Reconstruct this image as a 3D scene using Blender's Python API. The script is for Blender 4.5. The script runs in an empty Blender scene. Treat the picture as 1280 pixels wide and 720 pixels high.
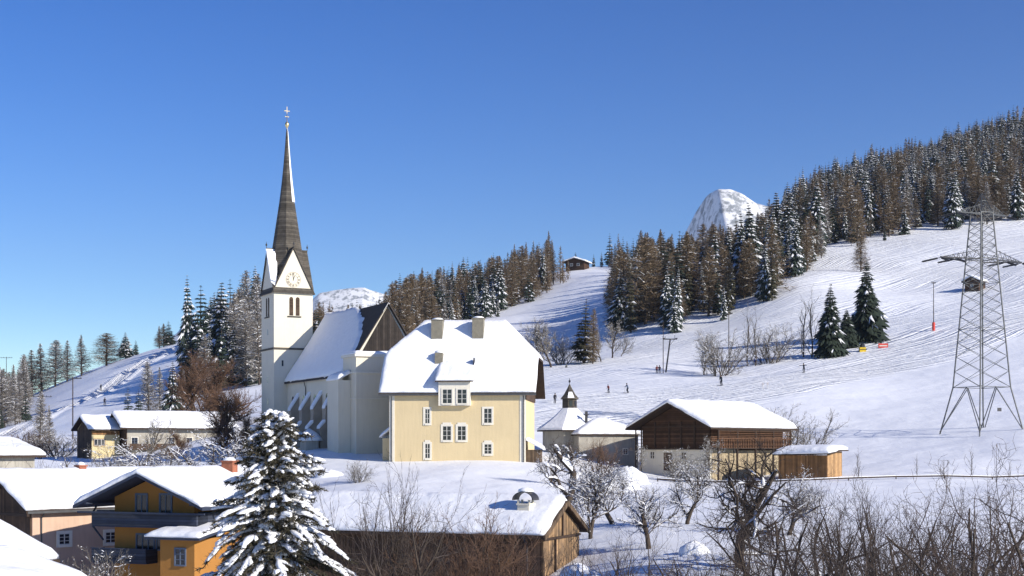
import bpy, bmesh, math, random
import numpy as np
from mathutils import Vector, Matrix, noise

# ------------------------------------------------------------------ camera, world, sun, exposure
SC = bpy.context.scene
F = 1758.0                       # focal length in photo pixels (1280 wide)
HZ = 560.0                       # horizon row
cd = bpy.data.cameras.new('camera'); cam = bpy.data.objects.new('camera', cd)
SC.collection.objects.link(cam); SC.camera = cam
cd.sensor_width = 36; cd.lens = F/1280*36; cd.shift_y = (HZ-360)/1280
cd.clip_start = 0.5; cd.clip_end = 30000
cam.location = (0, 0, 0); cam.rotation_euler = (math.radians(90), 0, 0)

SUN_AZ, SUN_EL = 57.0, 24.5      # azimuth: degrees right of straight behind the camera
a, e = math.radians(SUN_AZ), math.radians(SUN_EL)
SUN = Vector((math.sin(a)*math.cos(e), -math.cos(a)*math.cos(e), math.sin(e)))
W = bpy.data.worlds.new('World'); SC.world = W; W.use_nodes = True
nt = W.node_tree; bg = nt.nodes['Background']
sky = nt.nodes.new('ShaderNodeTexSky'); sky.sky_type = 'NISHITA'; sky.sun_disc = False
sky.sun_elevation = e; sky.sun_rotation = math.atan2(SUN.x, SUN.y)
sky.altitude = 900; sky.air_density = 1.0; sky.dust_density = 0.0; sky.ozone_density = 3.0
hs = nt.nodes.new('ShaderNodeHueSaturation'); hs.inputs['Saturation'].default_value = 1.27; hs.inputs['Hue'].default_value = .516
gm = nt.nodes.new('ShaderNodeGamma'); gm.inputs[1].default_value = 1.2; nt.links.new(sky.outputs[0], gm.inputs[0]); nt.links.new(gm.outputs[0], hs.inputs['Color']); nt.links.new(hs.outputs[0], bg.inputs[0]); bg.inputs[1].default_value = 0.073
ld = bpy.data.lights.new('sun', 'SUN'); ld.energy = 4.7; ld.angle = math.radians(0.5); ld.color = (1, .93, .82)
sun = bpy.data.objects.new('sun', ld); SC.collection.objects.link(sun)
sun.rotation_euler = SUN.to_track_quat('Z', 'Y').to_euler()
SC.view_settings.view_transform = 'Standard'; SC.view_settings.look = 'None'
SC.view_settings.exposure = 0.48; SC.view_settings.gamma = 1
SC.cycles.max_bounces = 5; SC.cycles.diffuse_bounces = 3; SC.cycles.transparent_max_bounces = 4

# ------------------------------------------------------------------ helpers
COL = SC.collection
rnd = random.Random(7)
NR = np.random.RandomState(5)

def P(px, py, D): return Vector(((px-640)/F*D, D, (HZ-py)/F*D))

_M = {}
def mat(name, col, rough=.8, var=.12, scale=2.0, bump=0.0, bscale=8.0, planks=None, col2=None, spec=.3, metal=0.0, streak=0.0, dist=0.05):
    """procedural material: noise-varied colour, optional boards (axis, width)"""
    m = bpy.data.materials.new(name); m.use_nodes = True; _M[name] = m
    n = m.node_tree.nodes; l = m.node_tree.links; b = n['Principled BSDF']
    b.inputs['Roughness'].default_value = rough; b.inputs['Specular IOR Level'].default_value = spec; b.inputs['Metallic'].default_value = metal
    tc = n.new('ShaderNodeTexCoord'); geo = tc.outputs['Object']
    nz = n.new('ShaderNodeTexNoise'); nz.inputs['Scale'].default_value = scale; nz.inputs['Detail'].default_value = 6; l.new(geo, nz.inputs['Vector'])
    c2 = col2 or tuple(c*(1-var*2) for c in col)
    r = n.new('ShaderNodeValToRGB'); r.color_ramp.elements[0].position = .3; r.color_ramp.elements[1].position = .7
    r.color_ramp.elements[0].color = (*c2, 1); r.color_ramp.elements[1].color = (*col, 1); l.new(nz.outputs['Fac'], r.inputs['Fac'])
    out = r.outputs['Color']; hgt = None
    if streak:
        mp = n.new('ShaderNodeMapping'); mp.inputs['Scale'].default_value = (3, 3, .25); l.new(geo, mp.inputs['Vector'])
        n2 = n.new('ShaderNodeTexNoise'); n2.inputs['Scale'].default_value = 1.5; n2.inputs['Detail'].default_value = 5; l.new(mp.outputs[0], n2.inputs['Vector'])
        mr = n.new('ShaderNodeMapRange'); mr.inputs[1].default_value = .35; mr.inputs[2].default_value = .7; mr.inputs[3].default_value = 1-streak; mr.inputs[4].default_value = 1.0; l.new(n2.outputs['Fac'], mr.inputs[0])
        mx = n.new('ShaderNodeMix'); mx.data_type = 'RGBA'; mx.blend_type = 'MULTIPLY'; mx.inputs[0].default_value = 1
        l.new(out, mx.inputs[6]); l.new(mr.outputs[0], mx.inputs[7]); out = mx.outputs[2]
    if planks:
        ax, wdt = planks
        sep = n.new('ShaderNodeSeparateXYZ'); l.new(geo, sep.inputs[0])
        if ax == 'z': src = sep.outputs['Z']
        else:
            ad = n.new('ShaderNodeMath'); ad.operation = 'ADD'; l.new(sep.outputs['X'], ad.inputs[0]); l.new(sep.outputs['Y'], ad.inputs[1]); src = ad.outputs[0]
        dv = n.new('ShaderNodeMath'); dv.operation = 'DIVIDE'; l.new(src, dv.inputs[0]); dv.inputs[1].default_value = wdt
        fl = n.new('ShaderNodeMath'); fl.operation = 'FLOOR'; l.new(dv.outputs[0], fl.inputs[0])
        wn = n.new('ShaderNodeTexWhiteNoise'); wn.noise_dimensions = '1D'; l.new(fl.outputs[0], wn.inputs['W'])
        mr = n.new('ShaderNodeMapRange'); mr.inputs[3].default_value = .55; mr.inputs[4].default_value = 1.25; l.new(wn.outputs['Value'], mr.inputs[0])
        fr = n.new('ShaderNodeMath'); fr.operation = 'FRACT'; l.new(dv.outputs[0], fr.inputs[0])
        gt = n.new('ShaderNodeMath'); gt.operation = 'GREATER_THAN'; l.new(fr.outputs[0], gt.inputs[0]); gt.inputs[1].default_value = .12
        mg = n.new('ShaderNodeMapRange'); mg.inputs[3].default_value = .35; mg.inputs[4].default_value = 1; l.new(gt.outputs[0], mg.inputs[0])
        mm = n.new('ShaderNodeMath'); mm.operation = 'MULTIPLY'; l.new(mr.outputs[0], mm.inputs[0]); l.new(mg.outputs[0], mm.inputs[1])
        mx = n.new('ShaderNodeMix'); mx.data_type = 'RGBA'; mx.blend_type = 'MULTIPLY'; mx.inputs[0].default_value = 1
        l.new(out, mx.inputs[6]); l.new(mm.outputs[0], mx.inputs[7]); out = mx.outputs[2]; hgt = gt.outputs[0]
    l.new(out, b.inputs['Base Color'])
    if bump:
        nb = n.new('ShaderNodeTexNoise'); nb.inputs['Scale'].default_value = bscale; nb.inputs['Detail'].default_value = 5; l.new(geo, nb.inputs['Vector'])
        bp = n.new('ShaderNodeBump'); bp.inputs['Strength'].default_value = bump; bp.inputs['Distance'].default_value = dist; l.new(nb.outputs['Fac'], bp.inputs['Height'])
        l.new(bp.outputs[0], b.inputs['Normal'])
    return m

SNOW = mat('snow', (.87, .88, .90), .55, .015, .8, .35, 1.6, spec=.25, dist=.25)
TSNOW = mat('snow_on_twigs', (.86, .87, .90), .6, .02, 4, spec=.2)
PLWHITE = mat('white_plaster', (.74, .68, .55), .9, .03, .5, .2, 5, streak=.05)
PLCREAM = mat('cream_plaster', (.70, .56, .33), .9, .05, .25, .25, 5, streak=.07)
TRIM = mat('white_trim', (.76, .71, .60), .8, .05, 3)
PLPINK = mat('pink_plaster', (.60, .42, .31), .9, .06, .6, .2, 5, streak=.1)
PLORANGE = mat('ochre_plaster', (.40, .185, .045), .9, .06, .7, .2, 5)
PLGREY = mat('grey_plaster', (.46, .43, .37), .9, .12, .7, .3, 4, streak=.2)
PLYEL = mat('pale_yellow_plaster', (.62, .52, .30), .9, .08, .6, .2, 5, streak=.1)
STONE = mat('rubble_stone', (.42, .34, .22), .95, .22, 3, .6, 4)
CHIM = mat('chimney_render', (.24, .22, .17), .95, .12, 2, .3, 6)
BRICK = mat('brick_red', (.38, .14, .08), .9, .15, 4, .3, 8)
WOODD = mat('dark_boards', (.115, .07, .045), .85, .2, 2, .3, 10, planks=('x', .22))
WOODV = mat('weathered_boards', (.20, .135, .085), .85, .2, 1.5, .3, 10, planks=('x', .24), streak=.4)
WOODLOG = mat('dark_logs', (.085, .045, .026), .85, .2, 1.2, .4, 10, planks=('z', .26))
WOODB = mat('brown_boards', (.17, .085, .045), .85, .2, 2, .3, 10, planks=('z', .2))
WOODL = mat('sunlit_pale_boards', (.50, .30, .14), .8, .12, 2, .2, 10, planks=('x', .2))  # shed end wall: paler than its front, the sunlight put into the colour
WOODO = mat('honey_boards', (.42, .21, .08), .8, .2, 1.2, .2, 10, planks=('x', .18), streak=.3)
BEAM = mat('dark_beam', (.055, .035, .024), .85, .15, 3)
BEAMB = mat('blue_grey_beam', (.035, .045, .075), .7, .1, 3)
SHING = mat('larch_shingle', (.12, .105, .085), .85, .2, 2.5, .6, 9, planks=('z', .3))
ROOFT = mat('roof_underlay', (.06, .05, .045), .85, .15, 2)
GLASS = mat('window_glass', (.022, .026, .034), .12, .2, 1, spec=.6)
FRAMEW = mat('white_frame', (.62, .60, .55), .6, .03, 3)
FRAMEB = mat('blue_grey_frame', (.12, .15, .21), .6, .05, 3)
METAL = mat('galvanised_steel', (.10, .105, .11), .55, .15, 2, metal=.4)
METALD = mat('dark_metal', (.05, .05, .055), .5, .1, 3, metal=.3)
GOLD = mat('gilded_metal', (.75, .6, .3), .35, .05, 3, metal=.9)
BARK = mat('bark', (.085, .065, .05), .95, .2, 5, .5, 12)
TWIG = mat('twigs', (.07, .052, .042), .9, .15, 3)
TWIGR = mat('reddish_twigs', (.17, .10, .065), .9, .2, 2)
TWIGG = mat('grey_twigs', (.20, .18, .155), .9, .12, 3)
NEEDLE = mat('spruce_needles', (.035, .052, .038), .8, .25, 1.5, col2=(.018, .03, .026))
NEEDLE2 = mat('dark_needles', (.030, .045, .030), .8, .2, .5, col2=(.016, .024, .018))
NEEDLE3 = mat('warm_needles', (.06, .055, .03), .8, .2, .5, col2=(.035, .036, .022))
LARCHM = mat('larch_twigs', (.22, .155, .09), .9, .15, .05, col2=(.12, .09, .06))
LARCHG = mat('grey_larch_twigs', (.22, .195, .17), .9, .15, .2, col2=(.12, .11, .10))
RED = mat('red_mat', (.62, .07, .05), .7, .08, 3)
YEL = mat('yellow_paint', (.70, .48, .03), .6, .08, 3)

class MB:
    """collects polygons in plain lists and links them as ONE mesh object"""
    def __init__(s): s.v = []; s.f = []; s.m = []
    def poly(s, pts, m=0):
        b = len(s.v); s.v += [tuple(p) for p in pts]; s.f.append(tuple(range(b, b+len(pts)))); s.m.append(m)
    def box(s, x0, x1, y0, y1, z0, z1, m=0):
        b = len(s.v)
        s.v += [(x0,y0,z0),(x1,y0,z0),(x1,y1,z0),(x0,y1,z0),(x0,y0,z1),(x1,y0,z1),(x1,y1,z1),(x0,y1,z1)]
        for q in ((0,3,2,1),(4,5,6,7),(0,1,5,4),(1,2,6,5),(2,3,7,6),(3,0,4,7)): s.f.append(tuple(b+i for i in q)); s.m.append(m)
    def hexa(s, c, m=0):
        b = len(s.v); s.v += [tuple(p) for p in c]
        for q in ((0,3,2,1),(4,5,6,7),(0,1,5,4),(1,2,6,5),(2,3,7,6),(3,0,4,7)): s.f.append(tuple(b+i for i in q)); s.m.append(m)
    def prism(s, pts2, axis, a0, a1, m=0):
        """closed profile extruded: axis 'y' -> pts (x,z); 'x' -> pts (y,z); 'z' -> pts (x,y)"""
        def mk(p, t): return (p[0], t, p[1]) if axis == 'y' else ((t, p[0], p[1]) if axis == 'x' else (p[0], p[1], t))
        n = len(pts2); b = len(s.v)
        s.v += [mk(p, a0) for p in pts2] + [mk(p, a1) for p in pts2]
        s.f.append(tuple(b+i for i in range(n))); s.m.append(m)
        s.f.append(tuple(b+n+i for i in reversed(range(n)))); s.m.append(m)
        for i in range(n):
            j = (i+1) % n; s.f.append((b+i, b+n+i, b+n+j, b+j)); s.m.append(m)
    def bar(s, p, q, r, k=4, r2=None, m=0):
        p, q = Vector(p), Vector(q); d = (q-p)
        if d.length < 1e-6: return
        d.normalize(); u = d.cross(Vector((0,0,1)) if abs(d.z) < .9 else Vector((1,0,0))).normalized(); w = d.cross(u)
        r2 = r if r2 is None else r2; b = len(s.v)
        for c, rr in ((p, r), (q, r2)):
            for i in range(k):
                t = 2*math.pi*(i+.5)/k; s.v.append(tuple(c+u*(rr*math.cos(t))+w*(rr*math.sin(t))))
        for i in range(k):
            j = (i+1) % k; s.f.append((b+i, b+j, b+k+j, b+k+i)); s.m.append(m)
        s.f.append(tuple(b+i for i in reversed(range(k)))); s.m.append(m); s.f.append(tuple(b+k+i for i in range(k))); s.m.append(m)
    def lathe(s, prof, k=12, c=(0,0,0), m=0):
        b = len(s.v)
        for r, z in prof:
            for i in range(k):
                t = 2*math.pi*(i+.5)/k; s.v.append((c[0]+r*math.cos(t), c[1]+r*math.sin(t), c[2]+z))
        for j in range(len(prof)-1):
            for i in range(k):
                i2 = (i+1) % k; s.f.append((b+j*k+i, b+j*k+i2, b+(j+1)*k+i2, b+(j+1)*k+i)); s.m.append(m)
        s.f.append(tuple(b+i for i in reversed(range(k)))); s.m.append(m)
        s.f.append(tuple(b+(len(prof)-1)*k+i for i in range(k))); s.m.append(m)
    def mesh(s, name, mats, smooth=False):
        me = bpy.data.meshes.new(name); me.from_pydata(s.v, [], s.f)
        for q in (mats if isinstance(mats, (list, tuple)) else [mats]): me.materials.append(q)
        if any(s.m): me.polygons.foreach_set('material_index', s.m)
        if smooth: me.polygons.foreach_set('use_smooth', [True]*len(me.polygons))
        me.update(); return me

def np_mesh(name, v, f, mats, mi=None, smooth=False):
    """v Nx3, f MxK arrays"""
    me = bpy.data.meshes.new(name); K = f.shape[1]; M = len(f)
    me.vertices.add(len(v)); me.vertices.foreach_set('co', np.asarray(v, np.float32).ravel())
    me.loops.add(M*K); me.loops.foreach_set('vertex_index', np.asarray(f, np.int32).ravel())
    me.polygons.add(M); me.polygons.foreach_set('loop_start', np.arange(0, M*K, K, dtype=np.int32)); me.polygons.foreach_set('loop_total', np.full(M, K, np.int32))
    for q in (mats if isinstance(mats, (list, tuple)) else [mats]): me.materials.append(q)
    if mi is not None: me.polygons.foreach_set('material_index', np.asarray(mi, np.int32))
    if smooth: me.polygons.foreach_set('use_smooth', np.ones(M, bool))
    me.update(calc_edges=True); me.validate(); return me

def link(name, me, parent=None, label=None):
    o = bpy.data.objects.new(name, me); COL.objects.link(o)
    if parent is not None: o.parent = parent
    if label: o['label'] = label
    return o
def obj(name, mb, mats, parent=None, label=None, smooth=False): return link(name, mb.mesh(name, mats, smooth), parent, label)
def thing(name, label, cat, loc=(0,0,0), rot=0, group=None):
    o = bpy.data.objects.new(name, None); COL.objects.link(o); o.location = loc; o.rotation_euler = (0, 0, math.radians(rot))
    o.empty_display_size = .5; o['label'] = label; o['category'] = cat
    if group: o['group'] = group
    return o
def tag(o, label, cat, group=None):
    o['label'] = label; o['category'] = cat
    if group: o['group'] = group
    return o
def hit(loc, rot, px, py, axis, val):
    """where the line of sight through a photo pixel meets the plane axis=val of a building: its local coordinates"""
    R = Matrix.Rotation(-math.radians(rot), 3, 'Z')
    o = R @ (-Vector(loc)); d = R @ Vector(((px-640)/F, 1, (HZ-py)/F)); i = 'xyz'.index(axis)
    return o + d*((val-o[i])/d[i])

# ------------------------------------------------------------------ terrain
CT = """
40 -600 1040;40 -100 1040;40 300 1040;40 640 1000;40 900 930;40 1280 900;40 1900 890
60 -400 885;60 0 882;60 300 868;60 640 838;60 900 785;60 1280 765;60 1700 755
85 -400 787;85 0 787;85 300 777;85 560 756;85 700 722;85 800 695;85 1000 688;85 1280 684;85 1800 680
110 -400 736;110 0 736;110 250 734;110 450 672;110 600 654;110 800 641;110 1280 640;110 1800 635
140 -300 670;140 0 670;140 250 655;140 430 608;140 560 599;140 680 603;140 800 614;140 1000 610;140 1280 608;140 1700 600
157 0 627;157 250 608;157 440 584;157 520 580;157 600 576;157 670 580;157 800 598;157 1000 601;157 1280 601
182 330 565;182 380 556;182 560 562;182 720 569;182 850 592;182 1000 583;182 1100 573;182 1280 553;182 0 600
205 0 580;205 150 580;205 330 548;205 500 550;205 700 546;205 850 567;205 1000 556;205 1100 547;205 1280 530;205 1700 500
250 -300 580;250 0 577;250 150 570;250 320 532;250 500 520;250 700 507;250 800 505;250 900 505;250 1000 503;250 1100 502;250 1280 480;250 1600 455
300 0 562;300 150 545;300 320 510;300 500 498;300 700 481;300 800 476;300 900 473;300 1000 463;300 1100 458;300 1280 437;300 1600 405
360 -300 570;360 0 552;360 150 522;360 320 492;360 500 475;360 700 461;360 800 441;360 900 424;360 1000 410;360 1100 408;360 1280 393;360 1600 360
430 0 541;430 150 503;430 320 474;430 500 450;430 700 436;430 800 404;430 900 390;430 1000 354;430 1100 362;430 1280 350;430 1600 320
540 -300 560;540 0 527;540 150 477;540 265 440;540 400 436;540 600 408;540 700 404;540 800 368;540 900 345;540 1000 316;540 1100 307;540 1280 297;540 1600 280
680 -300 555;680 0 510;680 130 456;680 215 432;680 265 415;680 400 418;680 600 386;680 700 363;680 760 347;680 900 352;680 1000 292;680 1100 262;680 1280 240;680 1600 210
850 0 520;850 130 475;850 215 450;850 320 430;850 400 410;850 500 390;850 600 373;850 720 333;850 800 338;850 900 348;850 940 316;850 1000 258;850 1100 238;850 1280 200;850 1600 160
1080 0 540;1080 215 500;1080 400 440;1080 600 410;1080 800 345;1080 900 365;1080 1000 255;1080 1100 222;1080 1280 165;1080 1600 110
1400 0 555;1400 400 480;1400 800 390;1400 900 380;1400 1000 320;1400 1280 190;1400 1600 130
"""
ctl = np.array([[float(x) for x in s.split()] for s in CT.replace('\n', ';').split(';') if s.strip()])
def _uv(px, D): return np.stack([np.asarray(px)/260.0, np.log(D)*2.6], -1)
_C = _uv(ctl[:,1], ctl[:,0]); _n = len(_C)
def _K(A, B):
    r2 = ((A[:,None,:]-B[None,:,:])**2).sum(-1); return .5*r2*np.log(r2+1e-12)
_A = np.zeros((_n+3, _n+3)); _A[:_n,:_n] = _K(_C, _C)+np.eye(_n)*.02; _A[:_n,_n] = 1; _A[:_n,_n+1:] = _C; _A[_n,:_n] = 1; _A[_n+1:,:_n] = _C.T
_w = np.linalg.solve(_A, np.concatenate([ctl[:,2], np.zeros(3)]))
def _hash(ix, iy, s):
    h = np.sin(ix*127.1+iy*311.7+s*74.7)*43758.5453; return h-np.floor(h)
def vnoise(x, y, s=0):
    ix, iy = np.floor(x), np.floor(y); fx, fy = x-ix, y-iy; fx = fx*fx*(3-2*fx); fy = fy*fy*(3-2*fy)
    return (_hash(ix,iy,s)*(1-fx)+_hash(ix+1,iy,s)*fx)*(1-fy)+(_hash(ix,iy+1,s)*(1-fx)+_hash(ix+1,iy+1,s)*fx)*fy
def terrain(X, Y):
    X = np.atleast_1d(np.asarray(X, float)); Y = np.atleast_1d(np.asarray(Y, float))
    D = np.clip(Y, 40, 1400); px = np.clip(640+F*X/np.maximum(Y, 40), -500, 1800)
    q = np.empty(len(X))
    for i in range(0, len(X), 20000):
        B = _uv(px[i:i+20000], D[i:i+20000]); q[i:i+20000] = _K(B, _C) @ _w[:_n] + _w[_n] + B @ _w[_n+1:]
    z = (HZ-q)/F*D
    far = np.clip((Y-1400)/1500, 0, 1); z = z*(1-far)
    z = z+np.clip((D-200)/60, 0, 1)*(4.2*(vnoise(X/58+3, Y/58, 6)-.5)+1.6*(vnoise(X/27, Y/27+5, 7)-.5))*np.clip((700-D)/200, 0, 1)
    amp = np.clip(D/300, .25, 3)
    z = z + amp*.5*(vnoise(X/22, Y/22, 1)-.5) + .22*(vnoise(X/6, Y/6, 2)-.5) + .10*(vnoise(X/2.2, Y/2.2, 3)-.5)
    lc = (np.interp(Y, [380, 430, 540, 600, 680], [-20, 30, 128, 190, 272])); dm = (640+F*X/np.maximum(Y, 40)-lc)*Y/F; on = np.clip((Y-380)/40, 0, 1)*np.clip((700-Y)/40, 0, 1)
    z = z+on*(1.3*np.exp(-((dm-6)/1.6)**2)+1.3*np.exp(-((dm+5)/1.6)**2)+.7*np.exp(-(dm/1.2)**2)-.8*np.exp(-(dm/9)**4))
    return z
def gz(x, y): return float(terrain([x], [y])[0])
def onground(px, py, D0=60, D1=1300):
    D = np.geomspace(D0, D1, 500); X = (px-640)/F*D; z = terrain(X, D); ray = (HZ-py)/F*D
    k = np.argmax(z > ray)
    if k == 0: k = len(D)-1
    return Vector((X[k], D[k], z[k]))
def at(px, D): X = (px-640)/F*D; return Vector((X, D, gz(X, D)))

def build_terrain():
    px = np.concatenate([np.linspace(-2600, -300, 24, endpoint=False), np.arange(-300, 1580, 3.5), np.linspace(1580, 3900, 24)])
    D = np.concatenate([np.geomspace(12, 60, 24, endpoint=False), np.geomspace(60, 1400, 640, endpoint=False), np.geomspace(1400, 5000, 24)])
    PX, DD = np.meshgrid(px, D); X = (PX-640)/F*DD; Y = DD
    Z = terrain(X.ravel(), Y.ravel()).reshape(X.shape)
    # ski-track coordinates: across and along the runs
    r, c = X.shape
    v = np.stack([X.ravel(), Y.ravel(), Z.ravel()], -1)
    i = np.arange(r-1)[:,None]*c+np.arange(c-1)[None,:]; i = i.ravel()
    f = np.stack([i, i+1, i+c+1, i+c], -1)
    me = np_mesh('snow_ground', v, f, GROUND, smooth=True)
    def sm(x, a, b): t = np.clip((x-a)/(b-a), 0, 1); return t*t*(3-2*t)
    Dlow = np.interp(PX, [660, 690, 850, 1000, 1100, 1280, 1500], [205, 214, 226, 247, 276, 318, 360])
    right = sm(DD-Dlow, -3, 8)*sm(PX, 640, 700)*(1-sm(DD, 520, 640))
    lcx = np.interp(DD, [380, 430, 540, 600, 680], [-20, 30, 128, 190, 272]); left = 1.6*np.exp(-((PX-lcx)/20.0)**2)*sm(DD, 350, 400)*(PX < 420)
    ang = math.radians(46); ca, sa = math.cos(ang), math.sin(ang)
    warp = 14*(vnoise(X/70, Y/70, 9)-.5)+5*(vnoise(X/25, Y/25, 8)-.5)
    across = np.where(PX > 480, -X*sa+Y*ca+warp, (PX-lcx)*DD/F*1.0); along = np.where(PX > 480, X*ca+Y*sa, Y)
    col = np.stack([across.ravel(), along.ravel(), np.clip(right*np.clip(.15+1.1*vnoise(X/38, Y/38, 12)+.9*np.exp(-((DD-Dlow-22)/22.)**2), 0, 1.15)+left, 0, 1.6).ravel()], -1).astype(np.float32)
    at_ = me.attributes.new('track', 'FLOAT_VECTOR', 'POINT'); at_.data.foreach_set('vector', col.ravel())
    o = link('snow_ground', me); o['kind'] = 'structure'
    b = MB(); b.poly([(-7800,-550,-19),(7800,-550,-19),(7800,8100,-19),(-7800,8100,-19)])
    b2 = obj('valley_ground', b, SNOW); b2['kind'] = 'structure'

def ground_mat():
    m = bpy.data.materials.new('snow_field'); m.use_nodes = True; n = m.node_tree.nodes; l = m.node_tree.links; b = n['Principled BSDF']
    b.inputs['Base Color'].default_value = (.86, .875, .90, 1); b.inputs['Roughness'].default_value = .55; b.inputs['Specular IOR Level'].default_value = .25
    at_ = n.new('ShaderNodeAttribute'); at_.attribute_name = 'track'
    sp = n.new('ShaderNodeSeparateXYZ'); l.new(at_.outputs['Vector'], sp.inputs[0])
    hs = []
    for sx, sy, w_, det, kx in ((.16, .02, .34, 5, 0), (1.1, .014, .62, 2, .06), (1.5, .03, .40, 2, .5)):
        cb = n.new('ShaderNodeCombineXYZ')
        a1 = n.new('ShaderNodeMath'); a1.operation = 'MULTIPLY'; a1.inputs[1].default_value = sx; sh_ = n.new('ShaderNodeMath'); sh_.operation = 'MULTIPLY_ADD'; sh_.inputs[1].default_value = kx; l.new(sp.outputs[1], sh_.inputs[0]); l.new(sp.outputs[0], sh_.inputs[2]); l.new(sh_.outputs[0], a1.inputs[0]); l.new(a1.outputs[0], cb.inputs[0])
        a2 = n.new('ShaderNodeMath'); a2.operation = 'MULTIPLY'; a2.inputs[1].default_value = sy; l.new(sp.outputs[1], a2.inputs[0]); l.new(a2.outputs[0], cb.inputs[1])
        nz = n.new('ShaderNodeTexNoise'); nz.inputs['Scale'].default_value = 1; nz.inputs['Detail'].default_value = det; nz.inputs['Roughness'].default_value = .65; l.new(cb.outputs[0], nz.inputs['Vector'])
        mr = n.new('ShaderNodeMath'); mr.operation = 'MULTIPLY'; mr.inputs[1].default_value = w_; l.new(nz.outputs['Fac'], mr.inputs[0]); hs.append(mr.outputs[0])
    ad = n.new('ShaderNodeMath'); ad.operation = 'ADD'; l.new(hs[0], ad.inputs[0]); ad0 = n.new('ShaderNodeMath'); ad0.operation = 'ADD'; l.new(hs[1], ad0.inputs[0]); l.new(hs[2], ad0.inputs[1]); l.new(ad0.outputs[0], ad.inputs[1])
    mk = n.new('ShaderNodeMath'); mk.operation = 'MULTIPLY'; sb = n.new('ShaderNodeMath'); sb.operation = 'SUBTRACT'; sb.inputs[1].default_value = .68; l.new(ad.outputs[0], sb.inputs[0]); l.new(sb.outputs[0], mk.inputs[0]); l.new(sp.outputs[2], mk.inputs[1])
    bp = n.new('ShaderNodeBump'); bp.inputs['Strength'].default_value = 1.0; bp.inputs['Distance'].default_value = 2.4; l.new(mk.outputs[0], bp.inputs['Height'])
    # trampled, churned snow on the runs and fine surface everywhere
    tc = n.new('ShaderNodeTexCoord')
    nf = n.new('ShaderNodeTexNoise'); nf.inputs['Scale'].default_value = .45; nf.inputs['Detail'].default_value = 7; nf.inputs['Roughness'].default_value = .6; l.new(tc.outputs['Object'], nf.inputs['Vector'])
    ms = n.new('ShaderNodeMapRange'); ms.inputs[3].default_value = .35; ms.inputs[4].default_value = 1.0; l.new(sp.outputs[2], ms.inputs[0])
    mf = n.new('ShaderNodeMath'); mf.operation = 'MULTIPLY'; l.new(nf.outputs['Fac'], mf.inputs[0]); l.new(ms.outputs[0], mf.inputs[1])
    bp2 = n.new('ShaderNodeBump'); bp2.inputs['Strength'].default_value = .6; bp2.inputs['Distance'].default_value = .7; l.new(mf.outputs[0], bp2.inputs['Height']); l.new(bp.outputs[0], bp2.inputs['Normal'])
    l.new(bp2.outputs[0], b.inputs['Normal'])
    return m
GROUND = ground_mat()
build_terrain()

# far mountains
def mountain(name, D, pts, width, seed, trees, back=0.0):
    """a ridge whose crest follows measured summits, falling off to both sides"""
    m = bpy.data.materials.new(name+'_rock_and_snow'); m.use_nodes = True; n = m.node_tree.nodes; l = m.node_tree.links; b = n['Principled BSDF']; b.inputs['Roughness'].default_value = .9
    tc = n.new('ShaderNodeTexCoord'); mp = n.new('ShaderNodeMapping'); mp.inputs['Scale'].default_value = (1, 1, .8); l.new(tc.outputs['Object'], mp.inputs[0])
    nz = n.new('ShaderNodeTexNoise'); nz.inputs['Scale'].default_value = .035; nz.inputs['Detail'].default_value = 8; nz.inputs['Roughness'].default_value = .7; l.new(mp.outputs[0], nz.inputs[0])
    r = n.new('ShaderNodeValToRGB'); r.color_ramp.elements[0].position = trees; r.color_ramp.elements[1].position = trees+.12
    r.color_ramp.elements[0].color = (.24, .26, .28, 1); r.color_ramp.elements[1].color = (.80, .81, .83, 1); l.new(nz.outputs['Fac'], r.inputs[0]); l.new(r.outputs[0], b.inputs['Base Color'])
    p = np.array(pts, float); cx = (p[:,0]-640)/F*D; cz = (HZ-p[:,1])/F*D
    xs = np.linspace(cx[0]-width*.2, cx[-1]+width*.2, 170); ys = np.linspace(-width, width, 120)
    X, Y = np.meshgrid(xs, ys); H = np.interp(X, cx, cz); xs_ = cx[np.argmax(cz)]; Yc = np.maximum(xs_-X, 0)*back; H = H*(1+Yc/D)
    t = np.abs(Y)/width; N = sum(vnoise(X/s_, Y/s_, seed+k)*a_ for k, (s_, a_) in enumerate(((width/4, .5), (width/9, .28), (width/20, .14), (width/45, .08))))
    Z = H*(1-t**1.15)*(1-.35*N*np.minimum(t*5, 1)) + (N-.5)*.012*D
    v = np.stack([(X*(1+Yc/D)).ravel(), (Y+D+Yc).ravel(), Z.ravel()-20], -1); r_, c_ = X.shape
    i = (np.arange(r_-1)[:,None]*c_+np.arange(c_-1)[None,:]).ravel()
    o = link(name, np_mesh(name, v, np.stack([i, i+1, i+c_+1, i+c_], -1), m, smooth=False)); o['kind'] = 'structure'
mountain('rocky_peak', 3300, [(780,420),(820,330),(850,292),(858,272),(870,249),(884,229),(897,221),(912,221),(926,227),(945,238),(962,242),(985,250),(1010,262),(1060,290),(1120,340)], 900, 11, .42, 2.2)
mountain('snowy_mountain', 6500, [(330,470),(372,390),(388,372),(400,361),(420,356),(440,352),(456,351),(466,355),(480,359),(500,363),(540,375),(600,420)], 1500, 21, .40)
mountain('distant_snow_peak', 6500, [(150,500),(200,436),(218,412),(230,402),(240,397),(252,396),(262,402),(280,412),(320,450)], 1200, 31, .30)
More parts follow.
